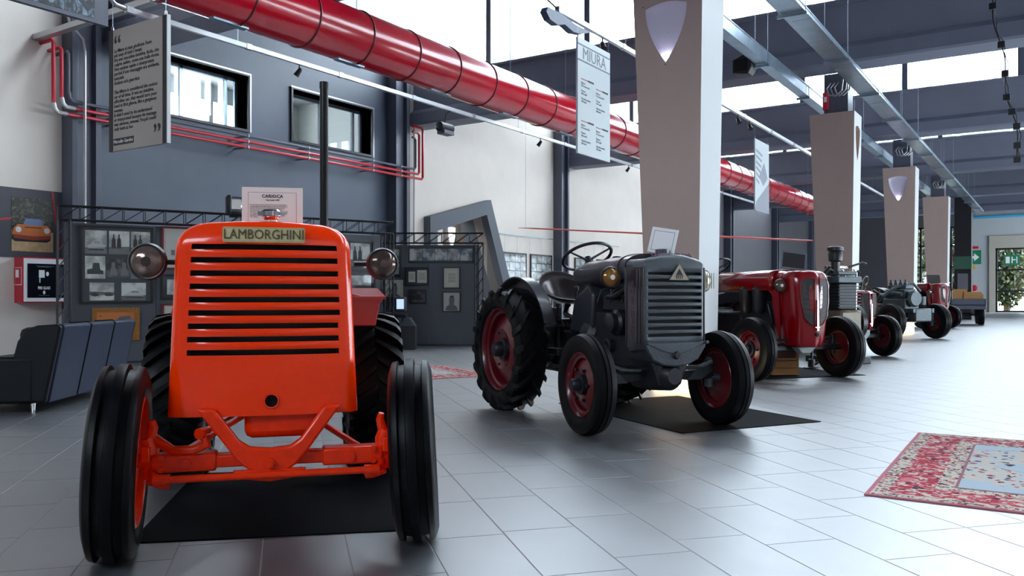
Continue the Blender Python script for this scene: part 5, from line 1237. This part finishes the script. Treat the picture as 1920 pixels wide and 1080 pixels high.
for i, (x, y, w_, h_, zz) in enumerate(((-0.32,-0.2,0.30,0.46,0.745),(0.02,-0.2,0.30,0.42,0.745),(0.33,-0.18,0.28,0.34,0.745),(-0.22,0.35,0.44,0.52,0.745),(0.24,0.35,0.42,0.42,0.745))):
    p = TR.matrix_basis @ Vector((x, y, zz))
    crate(p, TR.rotation_euler.z, ('front left wooden crate on the farm trailer', 'front middle wooden crate on the farm trailer', 'low wooden crate at the right corner of the trailer', 'taller rear left crate on the trailer', 'rear right crate on the trailer')[i], w_, 0.4, h_, 'wooden crates on the trailer')

# ------------------------------------------------------------------ mats and rugs
def matt(lat, d, w_, l_, ang, label):
    t = thing('floor_mat', label, 'mat', cw(lat, d), YAW+R(ang))
    MB().box(-w_/2, w_/2, -l_/2, l_/2, 0.0005, 0.006).build('rubber_sheet', M_mat, t, smooth=0)
matt(-1.13, 4.14, 1.08, 1.35, 10, 'black rubber mat on the floor under the orange tractor')
matt(1.45, 7.25, 1.35, 1.9, 25, 'black rubber mat on the floor under the grey tractor')
matt(3.5, 11.1, 1.5, 1.6, 21, 'black rubber mat under the dark red tractor beside the crate')
def rug_mat(name, cols, scale, seed=0.0):
    m = bpy.data.materials.new(name); m.use_nodes = True; nt = m.node_tree; b = nt.nodes['Principled BSDF']; b.inputs['Roughness'].default_value = 0.95
    b.inputs['Specular IOR Level'].default_value = 0.1
    tc = nt.nodes.new('ShaderNodeTexCoord'); n0 = nt.nodes.new('ShaderNodeTexNoise'); n0.inputs['Scale'].default_value = scale*0.6
    ad = nt.nodes.new('ShaderNodeMixRGB'); ad.inputs[0].default_value = 0.04
    nt.links.new(tc.outputs['Object'], n0.inputs['Vector']); nt.links.new(tc.outputs['Object'], ad.inputs[1]); nt.links.new(n0.outputs['Color'], ad.inputs[2])
    v = nt.nodes.new('ShaderNodeTexVoronoi'); v.inputs['Scale'].default_value = scale; nt.links.new(ad.outputs[0], v.inputs['Vector'])
    r = nt.nodes.new('ShaderNodeValToRGB'); r.color_ramp.interpolation = 'CONSTANT'
    el = r.color_ramp.elements; el[0].position = 0; el[0].color = cols[0]; el[1].position = 0.99; el[1].color = cols[0]
    for c, wgt in cols[1]: e = el.new(min(0.98, wgt)); e.color = c
    sc_ = nt.nodes.new('ShaderNodeSeparateColor'); nt.links.new(v.outputs['Color'], sc_.inputs[0]); nt.links.new(sc_.outputs[0], r.inputs[0]); nt.links.new(r.outputs[0], b.inputs['Base Color'])
    return m
cr_, re_, na_, bl_, pk_ = rgb(204,190,176), rgb(176,60,74), rgb(62,52,72), rgb(176,190,200), rgb(204,120,128)
M_rf = rug_mat('rug_field', (cr_, [(cr_,0.0),(bl_,0.42),(na_,0.70),(cr_,0.76),(re_,0.88),(cr_,0.94)]), 38)
M_rr = rug_mat('rug_red_border', (re_, [(re_,0.0),(pk_,0.34),(cr_,0.56),(na_,0.78),(re_,0.86)]), 40)
M_rb = rug_mat('rug_beige_band', (cr_, [(cr_,0.0),(na_,0.42),(cr_,0.60),(re_,0.85)]), 60)
M_rbl = rug_mat('rug_blue', (bl_, [(bl_,0.0),(bl_,0.9),(na_,0.95)]), 20)
def rug(origin, rz, Lx, Ly, label, fringe=False):
    t = thing('persian_rug', label, 'rug', origin, rz)
    def layer(i, m_, nm_): MB().box(i, Lx-i, i, Ly-i, 0.001, 0.008+0.0008*len(t.children)).build(nm_, m_, t, smooth=0)
    layer(0, mat('rug_pink_edge', rgb(188,110,120), 0.95), 'bound_edge')
    layer(0.022, M_rb, 'outer_band'); layer(0.095, M_rr, 'red_border'); layer(0.29, M_rb, 'inner_band'); layer(0.375, mat('rug_rose_line', rgb(150,96,104), 0.95), 'rose_line'); layer(0.39, M_rf, 'floral_field')
    if Lx > 2 and Ly > 2:
        cx, cy = Lx/2, Ly/2
        def medal(a, b, m_, z, nm_, k=8):
            pts = []
            for i in range(64):
                q = 2*math.pi*i/64; s = 1+0.08*math.cos(k*q)
                pts.append((cx+a*s*math.cos(q), cy+b*s*math.sin(q)))
            MB().prism(pts, 'xy', 0.008, z).build(nm_, m_, t, smooth=0)
        medal(0.95, 0.56, M_rbl, 0.0132, 'blue_medallion'); medal(0.46, 0.28, M_rr, 0.0140, 'red_medallion', 12); medal(0.30, 0.15, mat('rug_coral', rgb(214,120,110), 0.95), 0.0147, 'coral_medallion', 12); medal(0.16, 0.08, M_rb, 0.0153, 'medallion_heart')
        for sx in (0.39, Lx-0.39):
            for sy in (0.39, Ly-0.39):
                s1 = 1 if sx < cx else -1; s2 = 1 if sy < cy else -1
                MB().prism([(sx,sy),(sx+s1*0.45,sy),(sx+s1*0.25,sy+s2*0.12),(sx,sy+s2*0.25)], 'xy', 0.008, 0.0130).build('corner_spandrel', M_rbl, t, smooth=0)
    return t
p = cw(1.77, 4.21)
rug((p.x, p.y, 0), R(1.0), 3.1, 2.26, 'large red, cream and pale blue persian rug on the floor at the right edge')
p = cw(-1.9, 11.6)
rug((p.x, p.y, 0), YAW+R(-62), 1.75, 1.05, 'small red patterned rug on the floor behind the right wheels of the orange tractor')

# ------------------------------------------------------------------ leather sofa
SF = thing('sofa', 'black leather three seat sofa seen from its side and back, left of the orange tractor', 'sofa', cw(-3.95, 7.15), YAW+R(5.5))
SL = 1.72
block(SF, 'base', M_leather, (-0.86,-0.06,0.03,SL-0.03,0.10,0.30), bev=0.02)
for k in range(3):
    a, b = 0.16+(SL-0.32)*k/3, 0.16+(SL-0.32)*(k+1)/3
    block(SF, 'seat_cushion', M_leather, (-0.86,-0.20,a+0.004,b-0.004,0.30,0.44), bev=0.04)
    block(SF, 'back_pillow', M_leather, (-0.34,-0.12,a+0.004,b-0.004,0.42,0.73), bev=0.06)
for k in range(3):
    a, b = SL*k/3, SL*(k+1)/3
    mb = MB().prism([(-0.16,0.09),(-0.005,0.09),(0.125,0.745),(0.105,0.765),(-0.07,0.755),(-0.10,0.73)], 'xz', a+0.003, b-0.003)
    mb.build('back_panel', M_leatherb, SF, bev=0.018)
    if k: MB().tube([(-0.003,a,0.10),(0.128,a,0.75),(0.10,a,0.769),(-0.07,a,0.76)], 0.006, 6).build('piping', M_leather, SF)
MB().prism([(-0.30,0.10),(-0.012,0.10),(0.118,0.74),(0.09,0.765),(-0.08,0.755),(-0.17,0.72),(-0.24,0.62),(-0.27,0.50)], 'xz', -0.055, 0.0).build('end_wing', M_leather, SF, bev=0.02)
MB().prism([(-0.30,0.10),(-0.012,0.10),(0.118,0.74),(0.09,0.765),(-0.08,0.755),(-0.17,0.72),(-0.24,0.62),(-0.27,0.50)], 'xz', SL, SL+0.055).build('end_wing', M_leather, SF, bev=0.02)
for y in (-0.06, SL-0.10):
    block(SF, 'armrest', M_leather, (-0.92,-0.10,y,y+0.17,0.09,0.49), bev=0.03)
block(SF, 'far_arm_pad', M_leather, (-0.40,-0.28,SL-0.1,SL+0.04,0.49,0.56), bev=0.03)
for x in (-0.80, -0.16):
    for y in (0.06, SL-0.08): MB().tube([(x,y,0.10),(x,y,0.0)], [0.022,0.014], 10).build('leg', M_chrome, SF)

# ------------------------------------------------------------------ display walls with framed pictures
def ray_hit(px_, py_, A, B):
    D = cw((px_-960)/FPX, 1.0); dz = (556-py_)/FPX
    u = (B-A).normalized()
    det = D.x*(-u.y) - D.y*(-u.x)
    t = (A.x*(-u.y) - A.y*(-u.x))/det
    s = (D.x*A.y - D.y*A.x)/det
    return s, 1+dz*t
def bw_mat(name, c0_, c1_, seed, sc=5.0):
    if name in MATS: return MATS[name]
    m = bpy.data.materials.new(name); m.use_nodes = True; nt = m.node_tree; b = nt.nodes['Principled BSDF']; b.inputs['Roughness'].default_value = 0.35
    tc = nt.nodes.new('ShaderNodeTexCoord'); mp = nt.nodes.new('ShaderNodeMapping'); mp.inputs['Location'].default_value = (seed*3.1, seed*1.7, seed*2.3)
    n = nt.nodes.new('ShaderNodeTexNoise'); n.inputs['Scale'].default_value = sc; n.inputs['Detail'].default_value = 6
    r = nt.nodes.new('ShaderNodeValToRGB'); r.color_ramp.elements[0].position = 0.42; r.color_ramp.elements[0].color = c0_; r.color_ramp.elements[1].position = 0.60; r.color_ramp.elements[1].color = c1_
    nt.links.new(tc.outputs['Object'], mp.inputs[0]); nt.links.new(mp.outputs[0], n.inputs['Vector']); nt.links.new(n.outputs['Fac'], r.inputs[0]); nt.links.new(r.outputs[0], b.inputs['Base Color'])
    MATS[name] = m; return m
BWM = [bw_mat('print_bw_%d' % i, rgb(150,146,140), rgb(214,208,200), i) for i in range(3)]
DKM = [bw_mat('print_dark_%d' % i, rgb(38,36,38), rgb(92,88,86), i+5, 9) for i in range(3)]
COLM = [bw_mat('print_colour_%d' % i, rgb(110,100,96) if i != 1 else rgb(84,96,110), rgb(196,190,186), i+9, 6) for i in range(3)]
CREAM = mat('cream_print', rgb(206,198,178), 0.6, var=0.04, scale=10)
def picture(A, B, px0, py0, px1, py1, label, frame_m, back_m, prints, off=0.02, fw=0.03, name='framed_picture', cat='picture', group=None, zz=None, ss=None):
    """frame hung on the plane A-B; prints: (x0,y0,x1,y1 fractions from top left, style)"""
    u = (B-A).normalized()
    if ss: s0, s1 = ss; zt_, zb_ = zz
    else:
        s0, za = ray_hit(px0, py0, A, B); s1, zc = ray_hit(px1, py1, A, B)
        _, zb1 = ray_hit(px0, py1, A, B); _, zt2 = ray_hit(px1, py0, A, B)
        zt_ = (za+zt2)/2; zb_ = (zc+zb1)/2
    W, H = s1-s0, zt_-zb_
    nrm = Vector((u.y, -u.x, 0))          # towards the hall
    o = A + u*s0 + nrm*off
    t = thing(name, label, cat, (o.x, o.y, zb_), math.atan2(u.y, u.x), group)
    f = MB()
    for b in ((0,W,0,fw),(0,W,H-fw,H),(0,fw,fw,H-fw),(W-fw,W,fw,H-fw)): f.box(b[0], b[1], -0.03, 0, b[2], b[3])
    f.build('frame', frame_m, t, smooth=0)
    MB().box(fw*0.8, W-fw*0.8, -0.012, 0, fw*0.8, H-fw*0.8).build('backing', back_m, t, smooth=0)
    for k, (a, b, c, d, sty) in enumerate(prints):
        x0_, x1_, z1_, z0_ = a*W, c*W, H-b*H, H-d*H
        m_ = {'bw': BWM[k % 3], 'dark': DKM[k % 3], 'col': COLM[k % 3], 'cream': CREAM, 'orange': mat('orange_print', rgb(206,110,30), 0.5), 'pale': mat('pale_print', rgb(196,186,176), 0.6)}[sty[0] if isinstance(sty, tuple) else sty]
        p_ = MB().box(x0_, x1_, -0.016, -0.012, z0_, z1_).build('print', m_, t, smooth=0)
        sub = sty[1] if isinstance(sty, tuple) else None
        w_, h_ = x1_-x0_, z1_-z0_
        def poly(pts, mm, nm_): MB().prism([(x0_+q*w_, z0_+r_*h_) for q, r_ in pts], 'xz', -0.018, -0.016).build(nm_, mm, p_, smooth=0)
        dk = mat('print_shadow', rgb(44,42,44), 0.5); md_ = mat('print_mid', rgb(110,106,104), 0.5)
        if sub == 'car':
            poly([(0,0.25),(1,0.30),(1,0.0),(0,0.0)], md_, 'ground'); poly([(0.12,0.22),(0.10,0.36),(0.28,0.42),(0.38,0.56),(0.70,0.56),(0.80,0.42),(0.92,0.36),(0.90,0.20)], mat('print_light', rgb(190,186,180), 0.5), 'car_shape')
            poly([(0.40,0.44),(0.44,0.54),(0.66,0.54),(0.72,0.44)], dk, 'windscreen'); poly([(0.16,0.22),(0.16,0.14),(0.86,0.14),(0.86,0.22)], dk, 'shadow')
        if sub == 'cars':
            poly([(0,0.5),(1,0.46),(1,0.3),(0,0.32)], md_, 'tree_line'); poly([(0.02,0.3),(0.05,0.42),(0.2,0.46),(0.34,0.40),(0.38,0.26),(0.2,0.22)], dk, 'car_shape'); poly([(0.6,0.3),(0.66,0.44),(0.85,0.46),(0.97,0.36),(0.95,0.26),(0.7,0.24)], dk, 'car_shape')
        if sub == 'people':
            for q in (0.22, 0.48): poly([(q-0.10,0.25),(q-0.09,0.62),(q-0.03,0.72),(q-0.03,0.86),(q+0.04,0.86),(q+0.04,0.72),(q+0.10,0.62),(q+0.11,0.25)], dk, 'figure_shape')
            poly([(0,0.3),(1,0.34),(1,0),(0,0)], md_, 'ground')
        if sub == 'heads':
            for q in (0.3, 0.75): poly([(q-0.16,0.1),(q-0.12,0.45),(q-0.07,0.52),(q-0.08,0.75),(q,0.84),(q+0.08,0.75),(q+0.07,0.52),(q+0.14,0.42),(q+0.18,0.1)], md_, 'figure_shape')
        if sub == 'portrait':
            poly([(0.1,0.0),(0.16,0.22),(0.36,0.34),(0.33,0.6),(0.42,0.82),(0.60,0.84),(0.70,0.6),(0.64,0.34),(0.84,0.22),(0.9,0)], md_, 'figure_shape'); poly([(0.33,0.62),(0.40,0.84),(0.60,0.88),(0.70,0.64),(0.62,0.76),(0.42,0.76)], dk, 'hair_shape')
        if sub == 'tractor':
            poly([(0.1,0.2),(0.1,0.4),(0.35,0.45),(0.4,0.7),(0.7,0.7),(0.75,0.4),(0.9,0.35),(0.9,0.2)], dk, 'machine_shape')
        if sub == 'roadster':
            g = mat('print_grey_car', rgb(104,92,92), 0.5)
            poly([(0.12,0.42),(0.22,0.52),(0.45,0.60),(0.70,0.60),(0.86,0.52),(0.84,0.42),(0.6,0.36),(0.3,0.38)], g, 'car_shape'); poly([(0.50,0.62),(0.60,0.80),(0.86,0.84),(0.90,0.74),(0.72,0.62)], g, 'car_rear')
            for q in (0.28, 0.74): poly([(q+0.05*math.cos(R(45*i)), 0.42+0.10*math.sin(R(45*i))) for i in range(8)], dk, 'wheel_shape')
            poly([(0.06,0.80),(0.06,0.85),(0.12,0.85),(0.12,0.80)], mat('print_red'), 'stamp')
        if sub == 'text':
            for q in range(6): poly([(0.15,0.78-0.1*q),(0.15,0.75-0.1*q),(0.85,0.75-0.1*q),(0.85,0.78-0.1*q)], md_, 'text_line')
        if sub == 'blue':
            for q, mm in ((0.35, mat('print_blue')), (0.60, mat('print_red')), (0.2, md_)): poly([(q,0.45),(q+0.13,0.45),(q+0.13,0.30),(q,0.30)], mm, 'stamp')
    MB().box(fw, W-fw, -0.0235, -0.0225, fw, H-fw).build('glass', M_pglass, t, smooth=0)
    return t
def board(A, B, z1_, label, th=0.06):
    u = (B-A).normalized(); L_ = (B-A).length
    t = thing('display_wall', label, 'display wall', (A.x, A.y, 0), math.atan2(u.y, u.x))
    n = max(2, round(L_/1.2))
    for k in range(n): MB().box(L_*k/n+0.003, L_*(k+1)/n-0.003, 0.0, th, 0.02, z1_).build('panel', mat('display_grey', rgb(76,80,88), 0.45, var=0.05, scale=2), t, bev=0.003)
    MB().box(0, L_, 0.01, th-0.01, 0, 0.02).build('foot_rail', M_black, t)
    return t
def truss(A, B, z0_, z1_, label, dep=0.16, posts=(True, True), r=0.012, n=16):
    u = (B-A).normalized(); L_ = (B-A).length
    t = thing('lattice_truss', label, 'truss', (A.x, A.y, 0), math.atan2(u.y, u.x))
    for z in (z0_, z1_):
        for y in (-dep, 0.0): MB().tube([(0,y,z),(L_,y,z)], r, 8).build('chord', M_black, t)
    dl = L_/n; hz = z1_-z0_
    bm1 = MB().tube([(0,0,0),(dl,0,hz)], r*0.55, 6).mesh('brace'); bm3 = MB().tube([(0,0,0),(0,0,hz)], r*0.55, 6).mesh('brace'); bm4 = MB().tube([(0,-dep,0),(0,0,0)], r*0.55, 6).mesh('brace')
    for k in range(n):
        for y in (-dep, 0.0):
            link('brace', bm1, M_black, t, (k*dl, y, z0_)); link('brace', bm3, M_black, t, (k*dl, y, z0_))
        for z in (z0_, z1_): link('brace', bm4, M_black, t, (k*dl, 0, z))
    for e, flag in zip((0.0, L_), posts):
        if not flag: continue
        x0_ = e-0.0 if e == 0 else e-dep
        for x in (x0_, x0_+dep):
            for y in (-dep, 0.0): MB().tube([(x,y,0),(x,y,z0_)], r, 8).build('post', M_black, t)
        nn = 9; dz_ = z0_/nn
        for k in range(nn):
            for y in (-dep, 0.0): MB().tube([(x0_,y,dz_*k),(x0_+dep,y,dz_*(k+1))], r*0.55, 6).build('brace', M_black, t)
            MB().tube([(x0_,-dep,dz_*k),(x0_,0,dz_*(k+1))], r*0.55, 6).build('brace', M_black, t)
            MB().tube([(x0_+dep,-dep,dz_*k),(x0_+dep,0,dz_*(k+1))], r*0.55, 6).build('brace', M_black, t)
        for z in (z0_, z1_):
            MB().tube([(x0_,-dep,z),(x0_+dep,0,z)], r*0.55, 6).build('brace', M_black, t); MB().tube([(x0_+dep,-dep,z),(x0_,0,z)], r*0.55, 6).build('brace', M_black, t)
    return t
A1, B1 = cw(-6.53, 12.2), cw(-2.30, 14.9)
board(A1+Vector((0,0,0)), B1, 2.08, 'long dark grey display wall of framed pictures behind the orange tractor')
u1 = (B1-A1).normalized(); n1 = Vector((u1.y, -u1.x, 0))
truss(A1-u1*0.1+n1*0.16, B1+u1*0.06+n1*0.16, 2.10, 2.30, 'black lattice truss along the top of the long display wall', n=18)
A2, B2 = cw(-2.72, 17.1), cw(-0.66, 17.1)
board(A2, B2, 2.05, 'dark grey display wall to the right of the orange tractor, in front of the slanted doorway')
u2 = (B2-A2).normalized(); n2 = Vector((u2.y, -u2.x, 0))
truss(A2-u2*0.1+n2*0.10, B2+u2*0.08+n2*0.10, 2.08, 2.28, 'black lattice truss over the right hand display wall', n=8)
M_fb = mat('black_frame', rgb(18,18,22), 0.3); M_fr = mat('dark_red_frame', rgb(110,16,30), 0.4)
M_bkd = mat('charcoal_mount', rgb(52,54,60), 0.5); M_bkl = mat('pale_mount', rgb(200,190,172), 0.6)
picture(A1, B1, 149, 425, 286, 569, 'large black frame holding eight black and white photographs', M_fb, M_bkd,
    [(0.07,0.06,0.36,0.36,('bw','car')),(0.39,0.06,0.67,0.36,('bw','people')),(0.69,0.06,0.96,0.36,('bw','people')),(0.07,0.39,0.34,0.68,('bw','tractor')),(0.35,0.42,0.68,0.66,('dark','heads')),(0.69,0.40,0.96,0.68,('bw','people')),(0.13,0.73,0.46,0.96,('bw','cars')),(0.56,0.73,0.90,0.96,('bw','car'))])
picture(A1, B1, 172, 577, 261, 638, 'gilt framed orange drawing of an open racing car', M_gold, mat('orange_print', rgb(206,110,30), 0.5), [(0.10,0.12,0.90,0.88,('orange','roadster'))], fw=0.06)
picture(A1, B1, 302, 427, 420, 506, 'dark red framed certificate beside the orange grille', M_fr, M_bkl, [(0.06,0.08,0.5,0.92,('pale','blue'))])
picture(A1, B1, 300, 515, 400, 562, 'small black frame with a white print left of the orange grille', M_fb, M_bkd, [(0.12,0.2,0.5,0.8,('bw','text'))])
picture(A1, B1, 302, 569, 400, 625, 'dark red framed cream sheet low beside the orange grille', M_fr, M_bkl, [(0.05,0.08,0.9,0.92,('cream','text'))])
picture(A1, B1, 600, 450, 700, 505, 'black framed pair of photographs behind the right headlamp', M_fb, M_bkd, [(0.1,0.1,0.45,0.9,'bw'),(0.55,0.1,0.92,0.9,('bw','people'))])
picture(A1, B1, 600, 512, 702, 555, 'low black framed bright print right of the orange hood', M_fb, M_bkd, [(0.1,0.1,0.92,0.9,('bw','cars'))])
picture(A2, B2, 724, 462, 752, 520, 'narrow black frame partly hidden by the right headlamp', M_fb, M_bkd, [(0.1,0.1,0.9,0.5,'col'),(0.1,0.55,0.9,0.9,'bw')])
picture(A2, B2, 766, 463, 889, 493, 'long black frame with five small colour photographs', M_fb, M_bkd, [(0.02+0.193*k,0.12,0.205+0.193*k,0.86,'col') for k in range(5)], fw=0.02)
picture(A2, B2, 760, 501, 805, 536, 'black frame with two pale documents below the long frame', M_fb, M_bkd, [(0.14,0.24,0.42,0.80,('cream','text')),(0.50,0.16,0.90,0.84,('cream','text'))], fw=0.02)
picture(A2, B2, 831, 501, 863, 541, 'black frame with one cream document', M_fb, M_bkl, [(0.2,0.14,0.82,0.88,('cream','text'))], fw=0.02)
picture(A2, B2, 768, 543, 800, 570, 'small dark frame with a glowing brown picture', M_fb, M_bkd, [(0.1,0.14,0.9,0.86,('dark','tractor'))], fw=0.02)
picture(A2, B2, 830, 547, 864, 585, 'pale drawing in a thin black frame, lowest on the right display wall', M_fb, M_bkl, [(0.08,0.08,0.92,0.92,('pale','portrait'))], fw=0.02)
picture(A2, B2, 724, 525, 756, 564, 'unframed pale portrait drawing right of the tyre', M_bkl, M_bkl, [(0.04,0.04,0.96,0.96,('pale','portrait'))], fw=0.01)
# grids of photographs on the white wall
AW, BW = Vector((WX, 16.6, 0)), Vector((WX, 33, 0))
LB = {0: 'left black framed grid of small photographs on the white wall', 1: 'second black framed grid of small photographs, left of the wall column', 2: 'black framed photo grid right of the wall column behind the steering wheel', 3: 'black framed photo grid behind the grey tractor hood, far right of its row'}
for k, s0 in enumerate((20.6, 22.15, 25.0, 26.6)):
    pr = [(0.05+0.235*i, 0.03+0.16*j, 0.265+0.235*i, 0.17+0.16*j, 'col' if (i+j) % 2 else 'bw') for i in range(4) for j in range(6)]
    picture(AW, BW, 0,0,0,0, LB[k], M_fb, M_bkd, pr, fw=0.03, group='photo grids on the white wall', ss=(s0-16.6, s0-16.6+1.3), zz=(2.33, 0.72))
for s0, s1, lb in ((20.4, 23.6, 'thin picture rail on the white wall left of the column'), (24.7, 28.4, 'thin picture rail on the white wall right of the column')):
    pr_ = thing('picture_rail', lb, 'rail', (WX+0.03, 0, 2.86))
    MB().box(-0.01, 0.01, s0, s1, -0.012, 0.012).build('rail', M_galv, pr_)
    y = s0+0.3
    while y < s1: MB().tube([(0.0,y,0),(0.0,y,-0.53)], 0.003, 4).build('wire', M_galv, pr_); y += 0.7
# projector-like lamp on the long truss, monitor and plinth by the right display wall
pj = thing('display_lamp', 'small silver lamp box on top of the long truss, left of the white placard', 'lamp', cw(-4.53, 13.7, 2.30), YAW+R(25))
MB().cbox((0,0,0.20), (0.26,0.24,0.26)).build('lamp_body', M_chrome, pj, bev=0.05)
MB().cbox((-0.10,0,0.20), (0.08,0.26,0.30)).build('side_cover', M_black, pj, bev=0.03); MB().cbox((0.02,0,0.03), (0.22,0.14,0.07)).build('bracket', M_black, pj, bev=0.01)
tv_ = thing('monitor', 'small old box monitor glowing pale blue, on the black stand by the right display wall', 'monitor', cw(-2.30, 16.3, 0.66), YAW)
st_ = thing('monitor_stand', 'black lattice legged stand under the small monitor', 'stand', cw(-2.30, 16.3), YAW)
for x in (-0.2, 0.2):
    for y in (-0.15, 0.15): MB().tube([(x,y,0),(x,y,0.64)], 0.02, 8).build('leg', M_black, st_)
block(st_, 'shelf', M_black, (-0.26,0.26,-0.2,0.2,0.60,0.655)); block(st_, 'lower_shelf', M_black, (-0.24,0.24,-0.18,0.18,0.20,0.23))
block(tv_, 'case', mat('monitor_case', rgb(36,46,64), 0.3), (-0.22,0.05,-0.14,0.22,0.0,0.34), bev=0.02)
block(tv_, 'screen_housing', mat('monitor_grey', rgb(70,76,86), 0.3), (0.05,0.24,-0.16,0.16,0.05,0.33), bev=0.02)
MB().box(0.075, 0.215, -0.164, -0.16, 0.10, 0.29).build('screen', mat('lit_screen', rgb(150,175,200), 0.2, emit=(0.45,0.6,0.75,1), es=0.5), tv_)
pd = thing('plinth', 'low black open-topped display plinth beside the monitor', 'plinth', cw(-1.98, 15.9), YAW)
block(pd, 'cabinet', M_black, (-0.16,0.16,-0.16,0.16,0.0,0.44), bev=0.006)
MB().prism([(-0.16,0.44),(0.16,0.44),(0.05,0.60),(-0.02,0.60)], 'xz', -0.14, 0.14).build('sloping_top', mat('monitor_grey'), pd, bev=0.006)

# ------------------------------------------------------------------ far end details
xs_ = thing('exit_sign', 'green exit arrow sign on the pale end wall', 'sign', (-4.65, YE-0.03, 3.1))
MB().box(-0.45, 0.45, 0, 0.03, 0, 0.9).build('plate', mat('exit_green', rgb(24,120,80), 0.5), xs_)
MB().prism([(-0.3,0.36),(0.05,0.36),(0.05,0.2),(0.34,0.45),(0.05,0.7),(0.05,0.54),(-0.3,0.54)], 'xz', -0.012, 0).build('arrow', M_wpaper, xs_)
MB().box(-0.3, 0.3, 0, 0.03, 1.0, 1.16).build('red_label', M_redpipe, xs_); MB().box(-0.12, 0.12, 0, 0.03, -0.35, -0.1).build('yellow_label', mat('yellow_label', rgb(214,170,60), 0.5), xs_)
xs_ = thing('exit_sign', 'green running figure sign hanging on the glass end door', 'sign', (-2.55, YE-0.06, 3.0))
MB().box(-0.38, 0.5, 0, 0.03, 0, 0.66).build('plate', mat('exit_green'), xs_)
for b in ((-0.28,-0.06,0.12,0.54),(0.04,0.10,0.12,0.54),(0.10,0.26,0.30,0.38),(0.30,0.36,0.12,0.54)): MB().box(b[0], b[1], -0.012, 0, b[2], b[3]).build('pictogram', M_wpaper, xs_)
fb_ = thing('fire_bell', 'small round red bell on the pale end wall', 'bell', (-4.6, YE, 1.55))
MB().lathe([(-0.12,0.02),(-0.10,0.14),(-0.03,0.2),(0.0,0.2)], (0,0,0), 'y', 20).build('dome', M_redpipe, fb_)
bp_ = thing('blue_pipe', 'light blue pipe running across the top of the pale end wall', 'pipe', (0, YE-0.4, 6.1))
MB().tube([(-4.6,0,0),(8.5,0,0.1)], 0.10, 10).build('pipe', mat('pipe_blue', rgb(70,160,200), 0.4), bp_)
for x in (-4.5, 0.0, 4.5): MB().tube([(x,0,0.1),(x,0,0.5)], 0.02, 6).build('hanger', M_galv, bp_)
# trees outside the end wall
def tree(x, y, h, r, label, seed):
    t = thing('tree', label, 'tree', (x, y, -0.2), group='trees beyond the end wall')
    rg = random.Random(seed)
    MB().tube([(0,0,0),(0.1,0,h*0.4),(0.0,0.1,h*0.8)], [0.22,0.16,0.08], 10).build('trunk', mat('bark', rgb(80,66,50), 0.9, var=0.2), t)
    vs = []; fs = []
    for i in range(9000):
        a = rg.uniform(0, 6.283); ph = math.acos(rg.uniform(-1, 1)); rr = r*rg.uniform(0.5, 1.0)
        c = Vector((rr*math.sin(ph)*math.cos(a), rr*math.sin(ph)*math.sin(a)*0.8, h*0.55+rr*math.cos(ph)*h*0.5/r))
        u_ = Vector((rg.uniform(-1,1), rg.uniform(-1,1), rg.uniform(-1,1))).normalized(); v_ = u_.orthogonal().normalized(); s = rg.uniform(0.10, 0.24)
        n = len(vs); vs += [c-u_*s, c+v_*s*0.5, c+u_*s, c-v_*s*0.5]; fs.append((n, n+1, n+2, n+3))
    tag(MB().add(vs, fs).build('foliage', leaf_photo('foliage_green_%d' % seed, rgb(30,44,10), rgb(120,122,30) if seed % 2 else rgb(84,92,20), 3), t, smooth=0), kind='stuff')
tree(-9.6, YE+5, 8.5, 1.9, 'green tree outside the left end glazing, beside the dark column', 1)
tree(-6.2, YE+9.5, 9.5, 2.3, 'yellowing tree outside the end glazing, right of the dark column', 2)
tree(-3.0, YE+5, 8.0, 1.9, 'leafy tree outside the glass end door', 3)
tree(-0.6, YE+9.5, 8.5, 2.3, 'leafy tree outside, right of the glass end door', 4)
struct(MB().box(-40, 40, YE+T, YE+60, -0.4, -0.2).build('ground', mat('outdoor_ground', rgb(120,124,96), 0.9, var=0.2, scale=0.5), smooth=0), 'ground outside the end wall')
